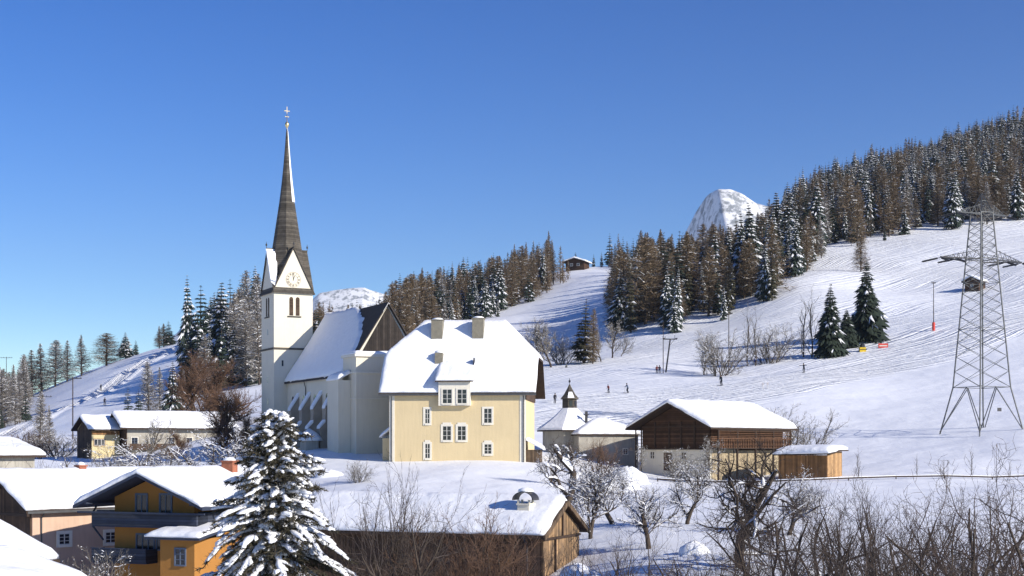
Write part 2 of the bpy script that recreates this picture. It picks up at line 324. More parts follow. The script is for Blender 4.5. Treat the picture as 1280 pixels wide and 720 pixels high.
def haze():
    b = MB(); b.box(-7900, 7900, -600, 8200, -21, 1150); o = obj('haze', b, []); o['kind'] = 'stuff'
    m = bpy.data.materials.new('haze_air'); m.use_nodes = True; n = m.node_tree.nodes; n.remove(n['Principled BSDF'])
    v = n.new('ShaderNodeVolumePrincipled'); v.inputs['Color'].default_value = (.80, .88, 1, 1); v.inputs['Density'].default_value = 4.5e-5; v.inputs['Anisotropy'].default_value = .2
    m.node_tree.links.new(v.outputs[0], n['Material Output'].inputs['Volume']); o.data.materials.append(m)
haze()
# ------------------------------------------------------------------ roofs and snow as height fields over a rectangle
def shell(hfun, rect, nx, ny, top, bot, wob=0.0):
    """closed slab between hfun+bot and hfun+top; wob makes the outline uneven"""
    x0, x1, y0, y1 = rect; b = MB()
    for lay in (0, 1):
        for j in range(ny+1):
            for i in range(nx+1):
                x = x0+(x1-x0)*i/nx; y = y0+(y1-y0)*j/ny
                xx = min(max(x, x0), x1); yy = y
                if wob:
                    if i in (0, nx): xx += wob*noise.noise((x*.7, y*.9, 3.1))
                    if j in (0, ny): yy += wob*noise.noise((x*.9, y*.7, 7.7))
                o_ = (top(x, y) if callable(top) else top) if lay == 0 else bot
                b.v.append((xx, yy, hfun(x, y)+o_))
    n = nx+1; L = n*(ny+1)
    for j in range(ny):
        for i in range(nx):
            a_ = j*n+i; b.f.append((a_, a_+1, a_+n+1, a_+n)); b.f.append((L+a_, L+a_+n, L+a_+n+1, L+a_+1)); b.m += [0, 0]
    for i in range(nx):
        a_ = i; b.f.append((a_+L, a_+1+L, a_+1, a_)); a_ = ny*n+i; b.f.append((a_, a_+1, a_+1+L, a_+L)); b.m += [0, 0]
    for j in range(ny):
        a_ = j*n; b.f.append((a_, a_+n, a_+n+L, a_+L)); a_ = j*n+nx; b.f.append((a_+L, a_+n+L, a_+n, a_)); b.m += [0, 0]
    return b
def edge_round(rect, t, rr=.5, seed=0.0, amp=.25):
    x0, x1, y0, y1 = rect
    def f(x, y):
        d = min(x-x0, x1-x, y-y0, y1-y); k = min(max(d/rr, 0), 1); k = math.sqrt(max(0, 1-(1-k)**2))
        return .04+t*(.35+.65*k)*(1+amp*noise.noise((x*.35+seed, y*.35, seed))+.12*noise.noise((x*1.3, y*1.3+seed, 2)))
    return f
def gable_fn(rect, ridge, ze, zr, clip=None):
    x0, x1, y0, y1 = rect
    def f(x, y):
        if ridge == 'x': t = 1-abs(y-(y0+y1)/2)/((y1-y0)/2); e_ = min(x-x0, x1-x)
        else: t = 1-abs(x-(x0+x1)/2)/((x1-x0)/2); e_ = min(y-y0, y1-y)
        h = ze+(zr-ze)*t
        if clip: h = min(h, clip[0]+e_*clip[1])
        return h
    return f
def roof_parts(root, hf, rect, snow_t, th=.22, mr=None, nx=24, ny=24, sfun=None, srect=None, wob=.17, rr=.5, seed=0., sbot=.012):
    r = obj('roof', shell(hf, rect, nx, ny, 0, -th), mr or ROOFT, root)
    sr = srect or (rect[0]+.02, rect[1]-.02, rect[2]+.02, rect[3]-.02)
    mx = max(nx, int((sr[1]-sr[0])/.35)); my = max(ny, int((sr[3]-sr[2])/.35)); my += my % 2; mx += mx % 2
    obj('snow_cover', shell(hf, sr, mx, my, sfun or edge_round(sr, snow_t, rr, seed), sbot, wob), SNOW, r, smooth=True)
    return r
def body(hf, w, d, ridge, mb=None, zlow=-3.0, cut=.3, n=24, x0=0, y0=0):
    """walls of a w x d block rising to just under the roof, gables included"""
    b = mb or MB()
    xs = [x0+w*i/n for i in range(n+1)]; ys = [y0+d*i/n for i in range(n+1)]
    loop = [(x, y0) for x in xs[:-1]]+[(x0+w, y) for y in ys[:-1]]+[(x, y0+d) for x in reversed(xs[1:])]+[(x0, y) for y in reversed(ys[1:])]
    k = len(loop); s0 = len(b.v)
    b.v += [(x, y, zlow) for x, y in loop]+[(x, y, hf(x, y)-cut) for x, y in loop]
    for i in range(k): j = (i+1) % k; b.f.append((s0+i, s0+j, s0+k+j, s0+k+i)); b.m.append(0)
    return b
def fb(b, face, c0, a0, a1, z0, z1, o0, o1, m=0):
    """box lying on a facade: a along it, z up, o outwards"""
    if face == 'F': b.box(a0, a1, c0-o1, c0-o0, z0, z1, m)
    elif face == 'R': b.box(c0+o0, c0+o1, a0, a1, z0, z1, m)
    else: b.box(c0-o1, c0-o0, a0, a1, z0, z1, m)
def window(root, face, c0, a, z, w, h, trim=.14, mt=None, mf=None, nv=1, nh=2, arch=False, name='window'):
    """a centre along the wall, z sill height"""
    b = MB(); t = trim
    fb(b, face, c0, a-w/2-t, a-w/2, z-t, z+h+t, -.02, .06); fb(b, face, c0, a+w/2, a+w/2+t, z-t, z+h+t, -.02, .06)
    fb(b, face, c0, a-w/2, a+w/2, z+h, z+h+t*(2.0 if arch else 1), -.02, .06); fb(b, face, c0, a-w/2, a+w/2, z-t, z, -.02, .11)
    wo = obj(name, b, mt or TRIM, root)
    b = MB(); fb(b, face, c0, a-w/2, a+w/2, z, z+h, .003, .012); obj('pane', b, GLASS, wo)
    b = MB(); g = .05
    fb(b, face, c0, a-w/2, a-w/2+g, z, z+h, .014, .045); fb(b, face, c0, a+w/2-g, a+w/2, z, z+h, .014, .045)
    fb(b, face, c0, a-w/2+g, a+w/2-g, z, z+g, .014, .045); fb(b, face, c0, a-w/2+g, a+w/2-g, z+h-g, z+h, .014, .045)
    for i in range(nv): q = a-w/2+w*(i+1)/(nv+1); fb(b, face, c0, q-.035, q+.035, z+g, z+h-g, .014, .044)
    for i in range(nh): q = z+h*(i+1)/(nh+1); fb(b, face, c0, a-w/2+g, a+w/2-g, q-.02, q+.02, .014, .040)
    obj('frame', b, mf or FRAMEW, wo); return wo
def win_px(root, loc, rot, face, c0, x0, x1, y0, y1, **k):
    ax = 'y' if face == 'F' else 'x'
    p = hit(loc, rot, x0, y1, ax, c0); q = hit(loc, rot, x1, y0, ax, c0)
    a0, a1 = (p.x, q.x) if face == 'F' else (p.y, q.y)
    return window(root, face, c0, (a0+a1)/2, p.z, abs(a1-a0), q.z-p.z, **k)
def door(root, face, c0, a, z, w, h, m=None):
    b = MB(); fb(b, face, c0, a-w/2, a+w/2, z, z+h, .0, .07); d_ = obj('door', b, m or WOODD, root)
    b = MB(); fb(b, face, c0, a+w/2-.18, a+w/2-.12, z+h*.45, z+h*.52, .07, .12); obj('handle', b, METALD, d_); return d_
def chimney(root, x, y, zb, zt, s, m=None, cap=True, snow=True, s2=None):
    s2 = s2 or s
    b = MB(); b.box(x-s/2, x+s/2, y-s2/2, y+s2/2, zb, zt); 
    if cap: b.box(x-s/2-.07, x+s/2+.07, y-s2/2-.07, y+s2/2+.07, zt, zt+.1)
    c = obj('chimney', b, m or CHIM, root)
    if snow:
        b = MB(); b.lathe([(s*.52, 0), (s*.5, .12), (s*.3, .22), (.02, .26)], 10, (x, y, zt+(.1 if cap else 0))); obj('snow_cap', b, SNOW, c, smooth=True)
    return c

# ------------------------------------------------------------------ the church
CH, CR = Vector((-32.5, 192, 0)), 27.5
church = thing('church', 'white Gothic church with a slender pointed spire and steep snow-covered nave roof', 'church', CH, CR)
TW = 5.55; zb = 21.5; za = 27.3
b = MB(); b.box(0, TW, 0, TW, -3, zb); tower = obj('tower', b, PLWHITE, church)
b = MB()
b.box(-.12, TW+.12, -.12, TW+.12, 13.5, 13.75); b.box(-.1, TW+.1, -.1, TW+.1, zb, zb+.18); obj('string_course', b, SHING, tower)
# four gables
for nm, ax in (('gable', 'y'), ('gable', 'x')):
    b = MB(); b.prism([(.05, zb+.18), (TW-.05, zb+.18), (TW/2, za)], ax, .04 if ax == 'y' else .055, TW-.04 if ax == 'y' else TW-.055); obj('gable', b, PLWHITE, tower)
# cross roofs over the gables
def crossroof(ax):
    b = MB(); o_ = .22; y0, y1 = -.14, TW+.14; k = (za-zb)/(TW/2)
    th = .16
    for s_ in (-1, 1):
        e = TW/2+s_*(TW/2+o_); ez = zb+.18-o_*k
        pts = [(e, ez), (TW/2, za+.12), (TW/2, za+.12+th*1.6), (e+s_*th*.8, ez)]
        if s_ > 0: pts = pts[::-1]
        b.prism(pts, ax, y0, y1)
    return b
gr = obj('gable_roof', crossroof('y'), SHING, church); obj('gable_roof', crossroof('x'), SHING, church)
# snow lying on the valley side of the left gable
b = MB(); k = (za-zb)/(TW/2)
b.poly([(-.33, TW/2-.2, za+.2), (-.3, .35, zb+1.2), (.5, .3, zb+1.3), (1.3, TW/2-.3, za+.25)]); b.poly([(-.3, .35, zb+1.2), (.1, -.1, zb+.7), (.5, .3, zb+1.3)])
b.hexa([(-.36, .5, zb+1.35), (.2, .2, zb+1.0), (.9, 2.2, za-.6), (-.36, 2.4, za-.3), (-.36, .3, zb+1.55), (.2, .0, zb+1.3), (.9, 2.0, za-.2), (-.36, 2.2, za+.1)])
obj('snow_patch', b, SNOW, gr)
# spire
tip = 44.6
def octa(r, z, c=(TW/2, TW/2)): return [(c[0]+r*math.cos(math.pi/8+i*math.pi/4), c[1]+r*math.sin(math.pi/8+i*math.pi/4), z) for i in range(8)]
prof = [(2.62, 22.6), (2.45, 24.4), (2.12, 27.2), (1.78, 29.4), (1.42, 31.8), (1.06, 34.2), (.74, 36.8), (.50, 39.2), (.30, 41.6), (.13, 43.9), (.03, tip)]
b = MB()
for (r0, z0), (r1, z1) in zip(prof, prof[1:]):
    A, B = octa(r0, z0), octa(r1, z1)
    for i in range(8): b.poly([A[i], A[(i+1) % 8], B[(i+1) % 8], B[i]])
spire = obj('spire', b, SHING, church)
b = MB()                                                    # snow frozen on the upper right facet
for (r0, z0), (r1, z1) in zip(prof[5:], prof[6:]):
    A, B = octa(r0+.05, z0), octa(r1+.05, z1)
    for i in (6, ): b.poly([A[i], A[(i+1) % 8], B[(i+1) % 8], B[i]])
obj('snow_streak', b, TSNOW, spire)
b = MB(); cx = TW/2
b.lathe([(.03, 44.2), (.08, 44.5), (.22, 44.75), (.30, 45.0), (.22, 45.25), (.05, 45.45), (.04, 46.6)], 10, (cx, cx, 0)); obj('orb', b, GOLD, spire, smooth=True)
b = MB()
for zc, s_ in ((46.1, .24), (46.9, .34)):
    b.box(cx-s_, cx+s_, cx-.025, cx+.025, zc-.03, zc+.03)
    for q in (-1, 1): b.bar((cx+q*s_, cx, zc-.06), (cx+q*s_, cx, zc+.06), .05, 6)
b.box(cx-.03, cx+.03, cx-.03, cx+.03, 45.3, 47.5); obj('cross', b, mat('cross_gilding', (.45, .36, .18), .5, .05, 3, metal=.6), spire)
for gx, gy in ((TW/2, -.3), (-.3, TW/2), (TW+.3, TW/2), (TW/2, TW+.3)):
    b = MB(); b.lathe([(.04, 0), (.04, .4), (.12, .5), (.12, .62), (.03, .8), (.02, 1.0)], 8, (gx*.96+.1, gy*.96+.1, za+.2)); obj('finial', b, METALD, church)
# clock with twelve numerals and hands
b = MB(); r = .98; cz_ = 23.15
for i in range(40):
    t0, t1 = 2*math.pi*i/40, 2*math.pi*(i+1)/40
    for ra, rb in ((1.0, 1.06), (.62, .66)):
        b.poly([(cx+ra*math.cos(t0), .005, cz_+ra*math.sin(t0)), (cx+rb*math.cos(t0), .005, cz_+rb*math.sin(t0)), (cx+rb*math.cos(t1), .005, cz_+rb*math.sin(t1)), (cx+ra*math.cos(t1), .005, cz_+ra*math.sin(t1))])
clock = obj('clock', b, mat('clock_paint', (.46, .40, .31), .7), tower)
ROM = ['XII', 'I', 'II', 'III', 'IV', 'V', 'VI', 'VII', 'VIII', 'IX', 'X', 'XI']
b = MB()
def stroke(b, c, ang, x0, z0, x1, z1, w=.028):
    ca, sa = math.cos(ang), math.sin(ang); d = Vector((x1-x0, z1-z0)); n_ = Vector((-d.y, d.x)).normalized()*w
    b.poly([(c[0]+px*ca+pz*sa, -.012, c[1]-px*sa+pz*ca) for px, pz in ((x0-n_.x, z0-n_.y), (x0+n_.x, z0+n_.y), (x1+n_.x, z1+n_.y), (x1-n_.x, z1-n_.y))])
for i, s_ in enumerate(ROM):
    ang = math.radians(30*i); c = (cx+.82*math.sin(ang), cz_+.82*math.cos(ang)); w_ = {'I': .07, 'V': .16, 'X': .16}; tot = sum(w_[q] for q in s_); x = -tot/2
    for q in s_:
        u = w_[q]
        if q == 'I': stroke(b, c, ang, x+u/2, -.11, x+u/2, .11)
        elif q == 'V': stroke(b, c, ang, x+.01, .11, x+u/2, -.11); stroke(b, c, ang, x+u-.01, .11, x+u/2, -.11)
        else: stroke(b, c, ang, x+.01, .11, x+u-.01, -.11); stroke(b, c, ang, x+u-.01, .11, x+.01, -.11)
        x += u
obj('numerals', b, mat('numeral_paint', (.34, .29, .22), .7), clock)
b = MB(); stroke(b, (cx, cz_), math.radians(20), 0, -.1, 0, .55, .035); stroke(b, (cx, cz_), math.radians(-5), 0, -.15, 0, .8, .025); b.v = [(x, -.02, z) for x, y, z in b.v]; obj('hands', b, METALD, clock)
# belfry openings
def arched(face, c0, a, z, w, h):
    b = MB(); pts = [(a-w/2, z), (a+w/2, z)]+[(a+w/2*math.cos(t*math.pi/8), z+h-w/2+w/2*math.sin(t*math.pi/8)) for t in range(9)]
    if face == 'F': b.prism(pts, 'y', c0-.02, c0+.02)
    elif face == 'L': b.prism(pts, 'x', c0-.02, c0+.02)
    return b
LOUV = mat('belfry_louvre', (.09, .055, .035), .8, .1, 3, planks=('z', .2))
for face in 'FL':
    for q in (-.46, .46):
        w_ = obj('belfry_opening', arched(face, 0, TW/2+q+(.15 if face == 'F' else 0), 18.2, .55, 2.55), LOUV, tower)
    b = MB(); fb(b, face, 0, TW/2-.85, TW/2+1.1, 17.98, 18.12, -.01, .14); obj('sill', b, SHING, tower)
for z in (15.6, 9.0, 6.0): b = MB(); fb(b, 'L', 0, 2.6, 2.85, z, z+.8, -.01, .012); obj('slit_window', b, GLASS, tower)
b = MB(); fb(b, 'F', 0, 1.1, 1.35, 11.2, 12.0, -.01, .012); obj('slit_window', b, GLASS, tower)
# nave
nx0, nx1, ny0 = 1.9, 12.9, -22.5
nr = (nx0-.45, nx1+.45, ny0-.45, -.05); nf = gable_fn(nr, 'y', 9.0, 18.2)
nave = obj('nave', body(nf, nx1-nx0, -ny0, 'y', x0=nx0, y0=ny0, cut=.35), PLWHITE, church)
def nsnow(x, y):
    base = edge_round(nr, .42, .45, 4.)(x, y)
    u = (x-nr[0])/(nr[1]-nr[0])*2                          # 0 eave .. 1 ridge on the visible slope
    lim = ny0+.9+9.5*max(0, min(u, 2-u))**2.6+1.6*noise.noise((x*3.5, 1, 1))*min(u, 1)
    return base if y > lim else (base*max(0, 1-(lim-y)/.7) if lim-y < .7 else -.06)
roof_parts(nave, nf, nr, .42, .25, ROOFT, 40, 60, sfun=nsnow, wob=.05, sbot=-.12)
b = MB(); b.prism([(nx0+.5, 9.2), (nx1-.5, 9.2), ((nx0+nx1)/2, 17.6)], 'y', ny0-.12, ny0-.01); obj('gable_boarding', b, mat('old_gable_boards', (.05, .04, .034), .9, .2, 1.5, .3, 10, planks=('x', .3)), nave)
BUTT = mat('weathered_buttress', (.40, .34, .27), .9, .12, 1, .3, 5)
for y in (-4.5, -9.0, -13.5, -18.0):
    b = MB(); b.prism([(nx0+.02, -3), (nx0-1.9, -3), (nx0-1.9, 2.4), (nx0-1.25, 3.2), (nx0-1.15, 5.0), (nx0+.02, 6.9)], 'y', y-.5, y+.5); bt = obj('buttress', b, BUTT, nave)
    b = MB(); b.prism([(nx0-1.3, 4.95), (nx0-1.25, 5.35), (nx0+.0, 7.4), (nx0+.0, 6.95)], 'y', y-.55, y+.55); b.prism([(nx0-2.0, 2.42), (nx0-1.95, 2.75), (nx0-1.2, 3.6), (nx0-1.2, 3.24)], 'y', y-.55, y+.55); obj('snow_cap', b, SNOW, bt)
for y in (-2.4, -6.8, -11.2, -15.8, -20.2):
    w_ = obj('lancet_window', arched('L', nx0, y, 3.2, .9, 3.8), GLASS, nave)
for y in (-7.9, -19.6):
    b = MB(); b.bar((nx0-.35, y, 8.8), (nx0-.12, y, 7.9), .06, 6); b.bar((nx0-.12, y, 7.9), (nx0-.12, y, -.5), .06, 6); obj('downpipe', b, METALD, nave)
for y, s_ in ((-13.0, 1.0), (-17.9, 1.15)):
    b = MB(); b.box(nx0-3.9, nx0-2.3, y-s_, y+s_, -2, .9); po = obj('low_porch', b, PLGREY, nave)
    b = MB(); b.lathe([(1.5*s_, 0), (1.35*s_, .35), (.8*s_, 1.0), (.05, 1.55)], 8, (nx0-3.1, y, .9)); obj('snow_cap', b, SNOW, po, smooth=True)
# sacristy block in front of the nave
sx0, sx1, sy0, sy1 = 1.5, 6.4, -27, -22.6
b = MB(); b.box(sx0, sx1, sy0, sy1, -3, 11.0); sac = obj('sacristy', b, PLWHITE, church)
b = MB(); b.box(sx0-.25, sx1+.25, sy0-.25, sy1+.1, 11.0, 11.3); b.box(sx0-.16, sx1+.16, sy0-.16, sy1, 9.0, 9.2); b.box(sx0-.1, sx1+.1, sy0-.1, sy1, 5.9, 6.05); obj('cornice', b, TRIM, sac)
rc = (sx0-.2, sx1+.2, sy0-.2, sy1+.1); obj('snow_cover', shell(lambda x, y: 11.3, rc, 16, 16, edge_round(rc, .4, .6), .01, .1), SNOW, sac, smooth=True)
b = MB(); b.box(sx0-1.6, sx0-.02, sy1-2.6, sy1+1.2, -3, 8.2); an = obj('stair_annex', b, PLWHITE, church)
rc = (sx0-1.7, sx0-.0, sy1-2.7, sy1+1.3); obj('snow_cover', shell(lambda x, y: 8.2+.5*(x-sx0+1.7), rc, 10, 16, edge_round(rc, .55, .5), .0, .1), SNOW, an, smooth=True)

# ------------------------------------------------------------------ the yellow parsonage
PL, PR = Vector((-13.92, 160, -1.8)), -5.6
PW, PD = 15.45, 13.0
pars = thing('parsonage', 'large cream-yellow house with a snow-laden half-hipped roof, two chimneys and a dormer', 'house', PL, PR)
prc = (-1.2, PW+1.3, -.5, PD+.5)
def ph(x, y): return min(8+(y+.5)*1.2, 8+(PD+.5-y)*1.2, 12.2+(x+1.2)*1.0, 12.2+(PW+1.3-x)*1.0)
obj('wall', body(ph, PW, PD, 'x', cut=.3), PLCREAM, pars)
rf = roof_parts(pars, ph, prc, .45, .22, BEAM, 40, 40, wob=.06)
b = MB(); b.box(-.03, .58, -.05, .3, -3, 7.9); obj('corner_band', b, TRIM, pars); b = MB(); b.box(PW-.58, PW+.03, -.05, .6, -3, 7.9); obj('corner_band', b, TRIM, pars)
b = MB(); b.prism([(.1, 7.3), (PD-.1, 7.3), (PD-.1, 8.3), (PD-3.6, 12.4), (3.6, 12.4), (.1, 8.3)], 'x', PW+.02, PW+.14); obj('gable_boarding', b, WOODD, pars)
b = MB(); b.box(prc[0], prc[1], -.6, -.48, 7.74, 7.94); obj('eaves_gutter', b, METAL, rf)
b = MB(); b.bar((PW-.15, -.35, 7.7), (PW-.15, -.12, 7.2), .06, 6); b.bar((PW-.15, -.12, 7.2), (PW-.15, -.12, -1), .06, 6); obj('downpipe', b, METAL, pars)
b = MB(); b.bar((.25, -.35, 7.7), (.25, -.12, 7.2), .05, 6); b.bar((.25, -.12, 7.2), (.25, -.12, -1), .05, 6); obj('downpipe', b, METAL, pars)
for x0_, x1_, y0_, y1_, nv, ar in ((531.2, 537.2, 511, 529.5, 1, 0), (553.2, 564, 532.5, 550.5, 1, 1), (571.8, 582.5, 532.5, 550.5, 1, 1), (604.8, 614.8, 510.5, 529, 1, 0), (531.2, 537.6, 554.5, 573, 1, 1), (605.2, 614.5, 555, 567.5, 1, 1)):
    win_px(pars, PL, PR, 'F', 0, x0_, x1_, y0_, y1_, nv=nv, arch=bool(ar), trim=.2)
# dormer
p0 = hit(PL, PR, 548, 507, 'y', -.62); p1 = hit(PL, PR, 588, 479, 'y', -.62)
dz1 = p1.z+.25; dx0, dx1 = p0.x, p1.x
b = MB(); b.box(dx0, dx1, -.62, 3.2, p0.z, dz1); dm = obj('dormer', b, TRIM, pars)
dr = (dx0-.35, dx1+.35, -1.0, 4.4); df = lambda x, y: dz1+.02+(y+1.0)*.60
obj('dormer_roof', shell(df, dr, 12, 12, 0, -.12), BEAM, dm)
obj('snow_cover', shell(df, dr, 20, 24, edge_round(dr, .42, .4, 2.), .01, .05), SNOW, dm, smooth=True)
for x0_, x1_ in ((553, 565), (571.5, 583.5)): win_px(pars, PL, PR, 'F', -.62, x0_, x1_, 486.5, 504.5, nv=1, trim=.12)
# chimneys (bases from the photo's roof positions)
for x0_, x1_, yt, yb in ((540, 554, 401, 423), (591, 605, 399, 421)):
    q = hit(PL, PR, (x0_+x1_)/2, yt, 'y', 5.2); chimney(pars, q.x, 5.2, 13.2, q.z, (x1_-x0_)/F*165)
q = hit(PL, PR, 549, 439, 'y', 2.4); b = MB(); b.box(q.x-.45, q.x+.45, 2.0, 3.2, 11.4, 12.75); o = obj('roof_vent', b, CHIM, pars)
b = MB(); b.lathe([(.6, 0), (.5, .25), (.05, .4)], 8, (q.x, 2.6, 12.7)); obj('snow_cap', b, SNOW, o, smooth=True)
q = hit(PL, PR, 593, 460, 'y', 2.0); b = MB(); b.box(q.x-.05, q.x+.05, 1.4, 2.2, 10.8, 12.1); obj('snow_edge_shade', b, METALD, pars)  # thin dark box put in for the shadow at the roof snow's edge
# left annex and right porch
b = MB(); b.box(-1.05, -.02, 1.2, 4.2, -3, 2.9); an = obj('side_annex', b, PLCREAM, pars)
rc = (-1.35, -.02, .9, 4.5); obj('snow_cover', shell(lambda x, y: 3.0+.75*(x+1.35), rc, 8, 14, edge_round(rc, .4, .5), .0, .05), SNOW, an, smooth=True)
b = MB(); b.box(PW+.06, PW+1.7, .6, 3.4, -3, 1.6); an = obj('porch', b, WOODV, pars)
rc = (PW+.04, PW+2.1, .3, 3.7); obj('snow_cover', shell(lambda x, y: 2.7-.55*(x-PW), rc, 12, 14, edge_round(rc, .4, .5), .0, .08), SNOW, an, smooth=True)

# ------------------------------------------------------------------ chapel with a turret
CL = at(712, 183); CL.z = -1.2
chap = thing('chapel', 'small round-cornered chapel with a shingled turret rising from its snowy tent roof', 'chapel', CL, 8)
zw = P(0, 538, 183).z-CL.z
def oct2(r, z, k=8, c=(0,0), ph=0.39): return [(c[0]+r*math.cos(ph+i*2*math.pi/k), c[1]+r*math.sin(ph+i*2*math.pi/k), z) for i in range(k)]
def tent(b, prof, k=8, c=(0,0)):
    for (r0, z0), (r1, z1) in zip(prof, prof[1:]):
        A, B = oct2(r0, z0, k, c), oct2(r1, z1, k, c)
        for i in range(k): b.poly([A[i], A[(i+1) % k], B[(i+1) % k], B[i]])
    return b
obj('wall', tent(MB(), [(3.6, -3), (3.6, zw)]), PLGREY, chap)
r_ = obj('roof', tent(MB(), [(3.5, zw-.1), (4.35, zw-.15), (4.35, zw), (.9, zw+2.3)]), BEAM, chap)
obj('snow_cover', tent(MB(), [(4.4, zw+.02), (4.3, zw+.3), (3.0, zw+1.15), (1.9, zw+2.0), (1.0, zw+2.9)]), SNOW, r_, smooth=True)
tz = zw+2.5
tur = obj('turret', tent(MB(), [(.98, tz), (.95, tz+1.9)]), SHING, chap)
b = MB(); tent(b, [(1.2, tz+1.55), (1.2, tz+1.65), (.75, tz+2.2), (.35, tz+2.9), (.06, tz+3.5)]); tr_ = obj('turret_roof', b, SHING, tur)
b = MB(); A, B = oct2(1.16, tz+1.72), oct2(.60, tz+2.5); b.poly([A[5], A[6], B[6], B[5]]); obj('snow_patch', b, TSNOW, tur)
b = MB(); b.lathe([(.04, 0), (.04, .3), (.14, .4), (.14, .55), (.03, .7), (.02, .9)], 8, (0, 0, tz+3.4)); obj('finial', b, METALD, tur)
for i in (0.0, math.pi/4):
    ang = -math.pi/2+i; b = MB(); cx_, cy_ = .93*math.cos(ang), .93*math.sin(ang); t_ = Vector((-math.sin(ang), math.cos(ang)))
    b.poly([(cx_-t_.x*.2, cy_-t_.y*.2, tz+.6), (cx_+t_.x*.2, cy_+t_.y*.2, tz+.6), (cx_+t_.x*.2, cy_+t_.y*.2, tz+1.35), (cx_-t_.x*.2, cy_-t_.y*.2, tz+1.35)]); obj('louvre', b, GLASS, tur)
# low building with a flat tent roof beside the chapel
BL = at(752, 181); BL.z = -1.2
out = thing('outbuilding', 'low grey-walled building with a broad flat tent of snow between chapel and dark barn', 'outbuilding', BL, 12)
zo = P(0, 543, 177).z-BL.z
rc = (-4.2, 4.2, -3.6, 3.6)
def oh(x, y): return zo+min(x+4.2, 4.2-x, y+3.6, 3.6-y)*.5
b = MB(); b.box(-3.9, 3.9, -3.3, 3.3, -3, zo-.05); obj('wall', b, PLGREY, out)
roof_parts(out, oh, rc, .4, .15, BEAM, 20, 20, seed=5.)
window(out, 'F', -3.3, 2.2, .4, .6, .7, trim=.08); b = MB(); b.box(-2.2, -1.9, -.2, .1, zo+1, zo+3.0); b.box(-2.35, -1.75, -.35, .25, zo+2.5, zo+2.62); obj('stovepipe', b, METALD, out)

# ------------------------------------------------------------------ generic gabled house
def house(name, label, cat, loc, rot, w, d, ze, zr, ridge, over, walls, snow=.45, mr=None, seed=1., clip=None, group=None, zlow=-3):
    """over = (left,right,front,back) overhangs; ze, zr = eave and ridge height of the roof"""
    t = thing(name, label, cat, loc, rot, group)
    rc = (-over[0], w+over[1], -over[2], d+over[3]); hf = gable_fn(rc, ridge, ze, zr, clip)
    obj('wall', body(hf, w, d, ridge, cut=.3, zlow=zlow), walls, t)
    rf = roof_parts(t, hf, rc, snow, .2, mr or BEAM, 24, 24, seed=seed)
    return t, hf, rf

# dark farm barn on the meadow
KL, KR = Vector(P(803, 595, 172)), -45
pk = P(820, 499, 170)
ze = P(0, 531, 168).z-KL.z-.4; zr = pk.z-KL.z-.5
barn, bh, brf = house('farm_barn', 'big dark timber barn on a white masonry base with a broad snow roof', 'barn', KL, KR, 10.2, 15.0, ze, zr, 'y', (1.4, 1.4, 1.6, 1.2), WOODLOG, .5)
zm = P(0, 562, 172).z-KL.z
b = MB(); b.box(-.06, 10.26, -.06, 5.2, -3, zm); b.box(-.06, 10.0, 5.2, 15.04, -3, zm); obj('masonry_base', b, PLWHITE, barn)
b = MB(); b.box(10.2, 10.34, .3, 14.9, -3, zm-.1); obj('stone_wall', b, STONE, barn)
b = MB(); b.box(-.3, 10.6, -.35, .0, zm, zm+.18); obj('sill_beam', b, BEAM, barn)
b = MB(); b.box(10.2, 11.5, .0, 15.0, zm+.1, zm+.22); bal = obj('gallery', b, BEAM, barn)
b = MB()
for i in range(44):
    y = .1+i*14.8/43; b.box(11.38, 11.46, y-.06, y+.06, zm+.22, zm+1.25)
b.box(11.34, 11.5, 0, 15, zm+1.25, zm+1.37); b.box(11.36, 11.48, 0, 15, zm+.5, zm+.58); obj('railing', b, WOODB, bal)
b = MB()
for y in (.1, 3.8, 7.5, 11.2, 14.9): b.box(11.3, 11.48, y-.09, y+.09, -2, ze-.05)
b.box(11.3, 11.46, 0, 15, ze-.35, ze-.2)
obj('gallery_post', b, BEAM, bal)
b = MB(); b.box(10.21, 10.28, .2, 14.8, zm+.3, ze-.2); obj('side_boarding', b, WOODB, barn)
b = MB()
for i in range(7): x = 11.42; z = zm+1.5+i*.22; b.box(x-.03, x+.03, .2, 14.9, z-.03, z+.03)
obj('drying_rack', b, WOODB, barn)
b = MB()
for yy in (.3, 3.2, 6.4): 
    for x in (-1.3, -.4): b.box(x-.06, x+.06, yy-.06, yy+.06, -1, ze+.4)
for z in np.arange(zm-.9, ze, .42): b.box(-1.34, -1.26, .3, 6.4, z-.03, z+.03); b.box(-1.3, -.0, .26, .34, z-.03, z+.03)
obj('side_rack', b, BEAM, barn)
for x0_, x1_, y0_, y1_ in ((813, 818.5, 564.5, 573.5), (852, 858, 565, 574)):
    win_px(barn, KL, KR, 'F', -.06, x0_, x1_, y0_, y1_, trim=.05, nh=1)
p0 = hit(KL, KR, 830, 588, 'y', -.06); p1 = hit(KL, KR, 840, 566, 'y', -.06)
door(barn, 'F', -.06, (p0.x+p1.x)/2, p0.z, p1.x-p0.x, p1.z-p0.z)
b = MB()
for x in (2.0, 4.2, 6.0, 8.0): b.box(x-.1, x+.1, -.1, -.0, zm+.2, ze+.8)
b.box(0, 10.2, -.12, -.01, ze+.1, ze+.3); obj('timber_frame', b, BEAM, barn)

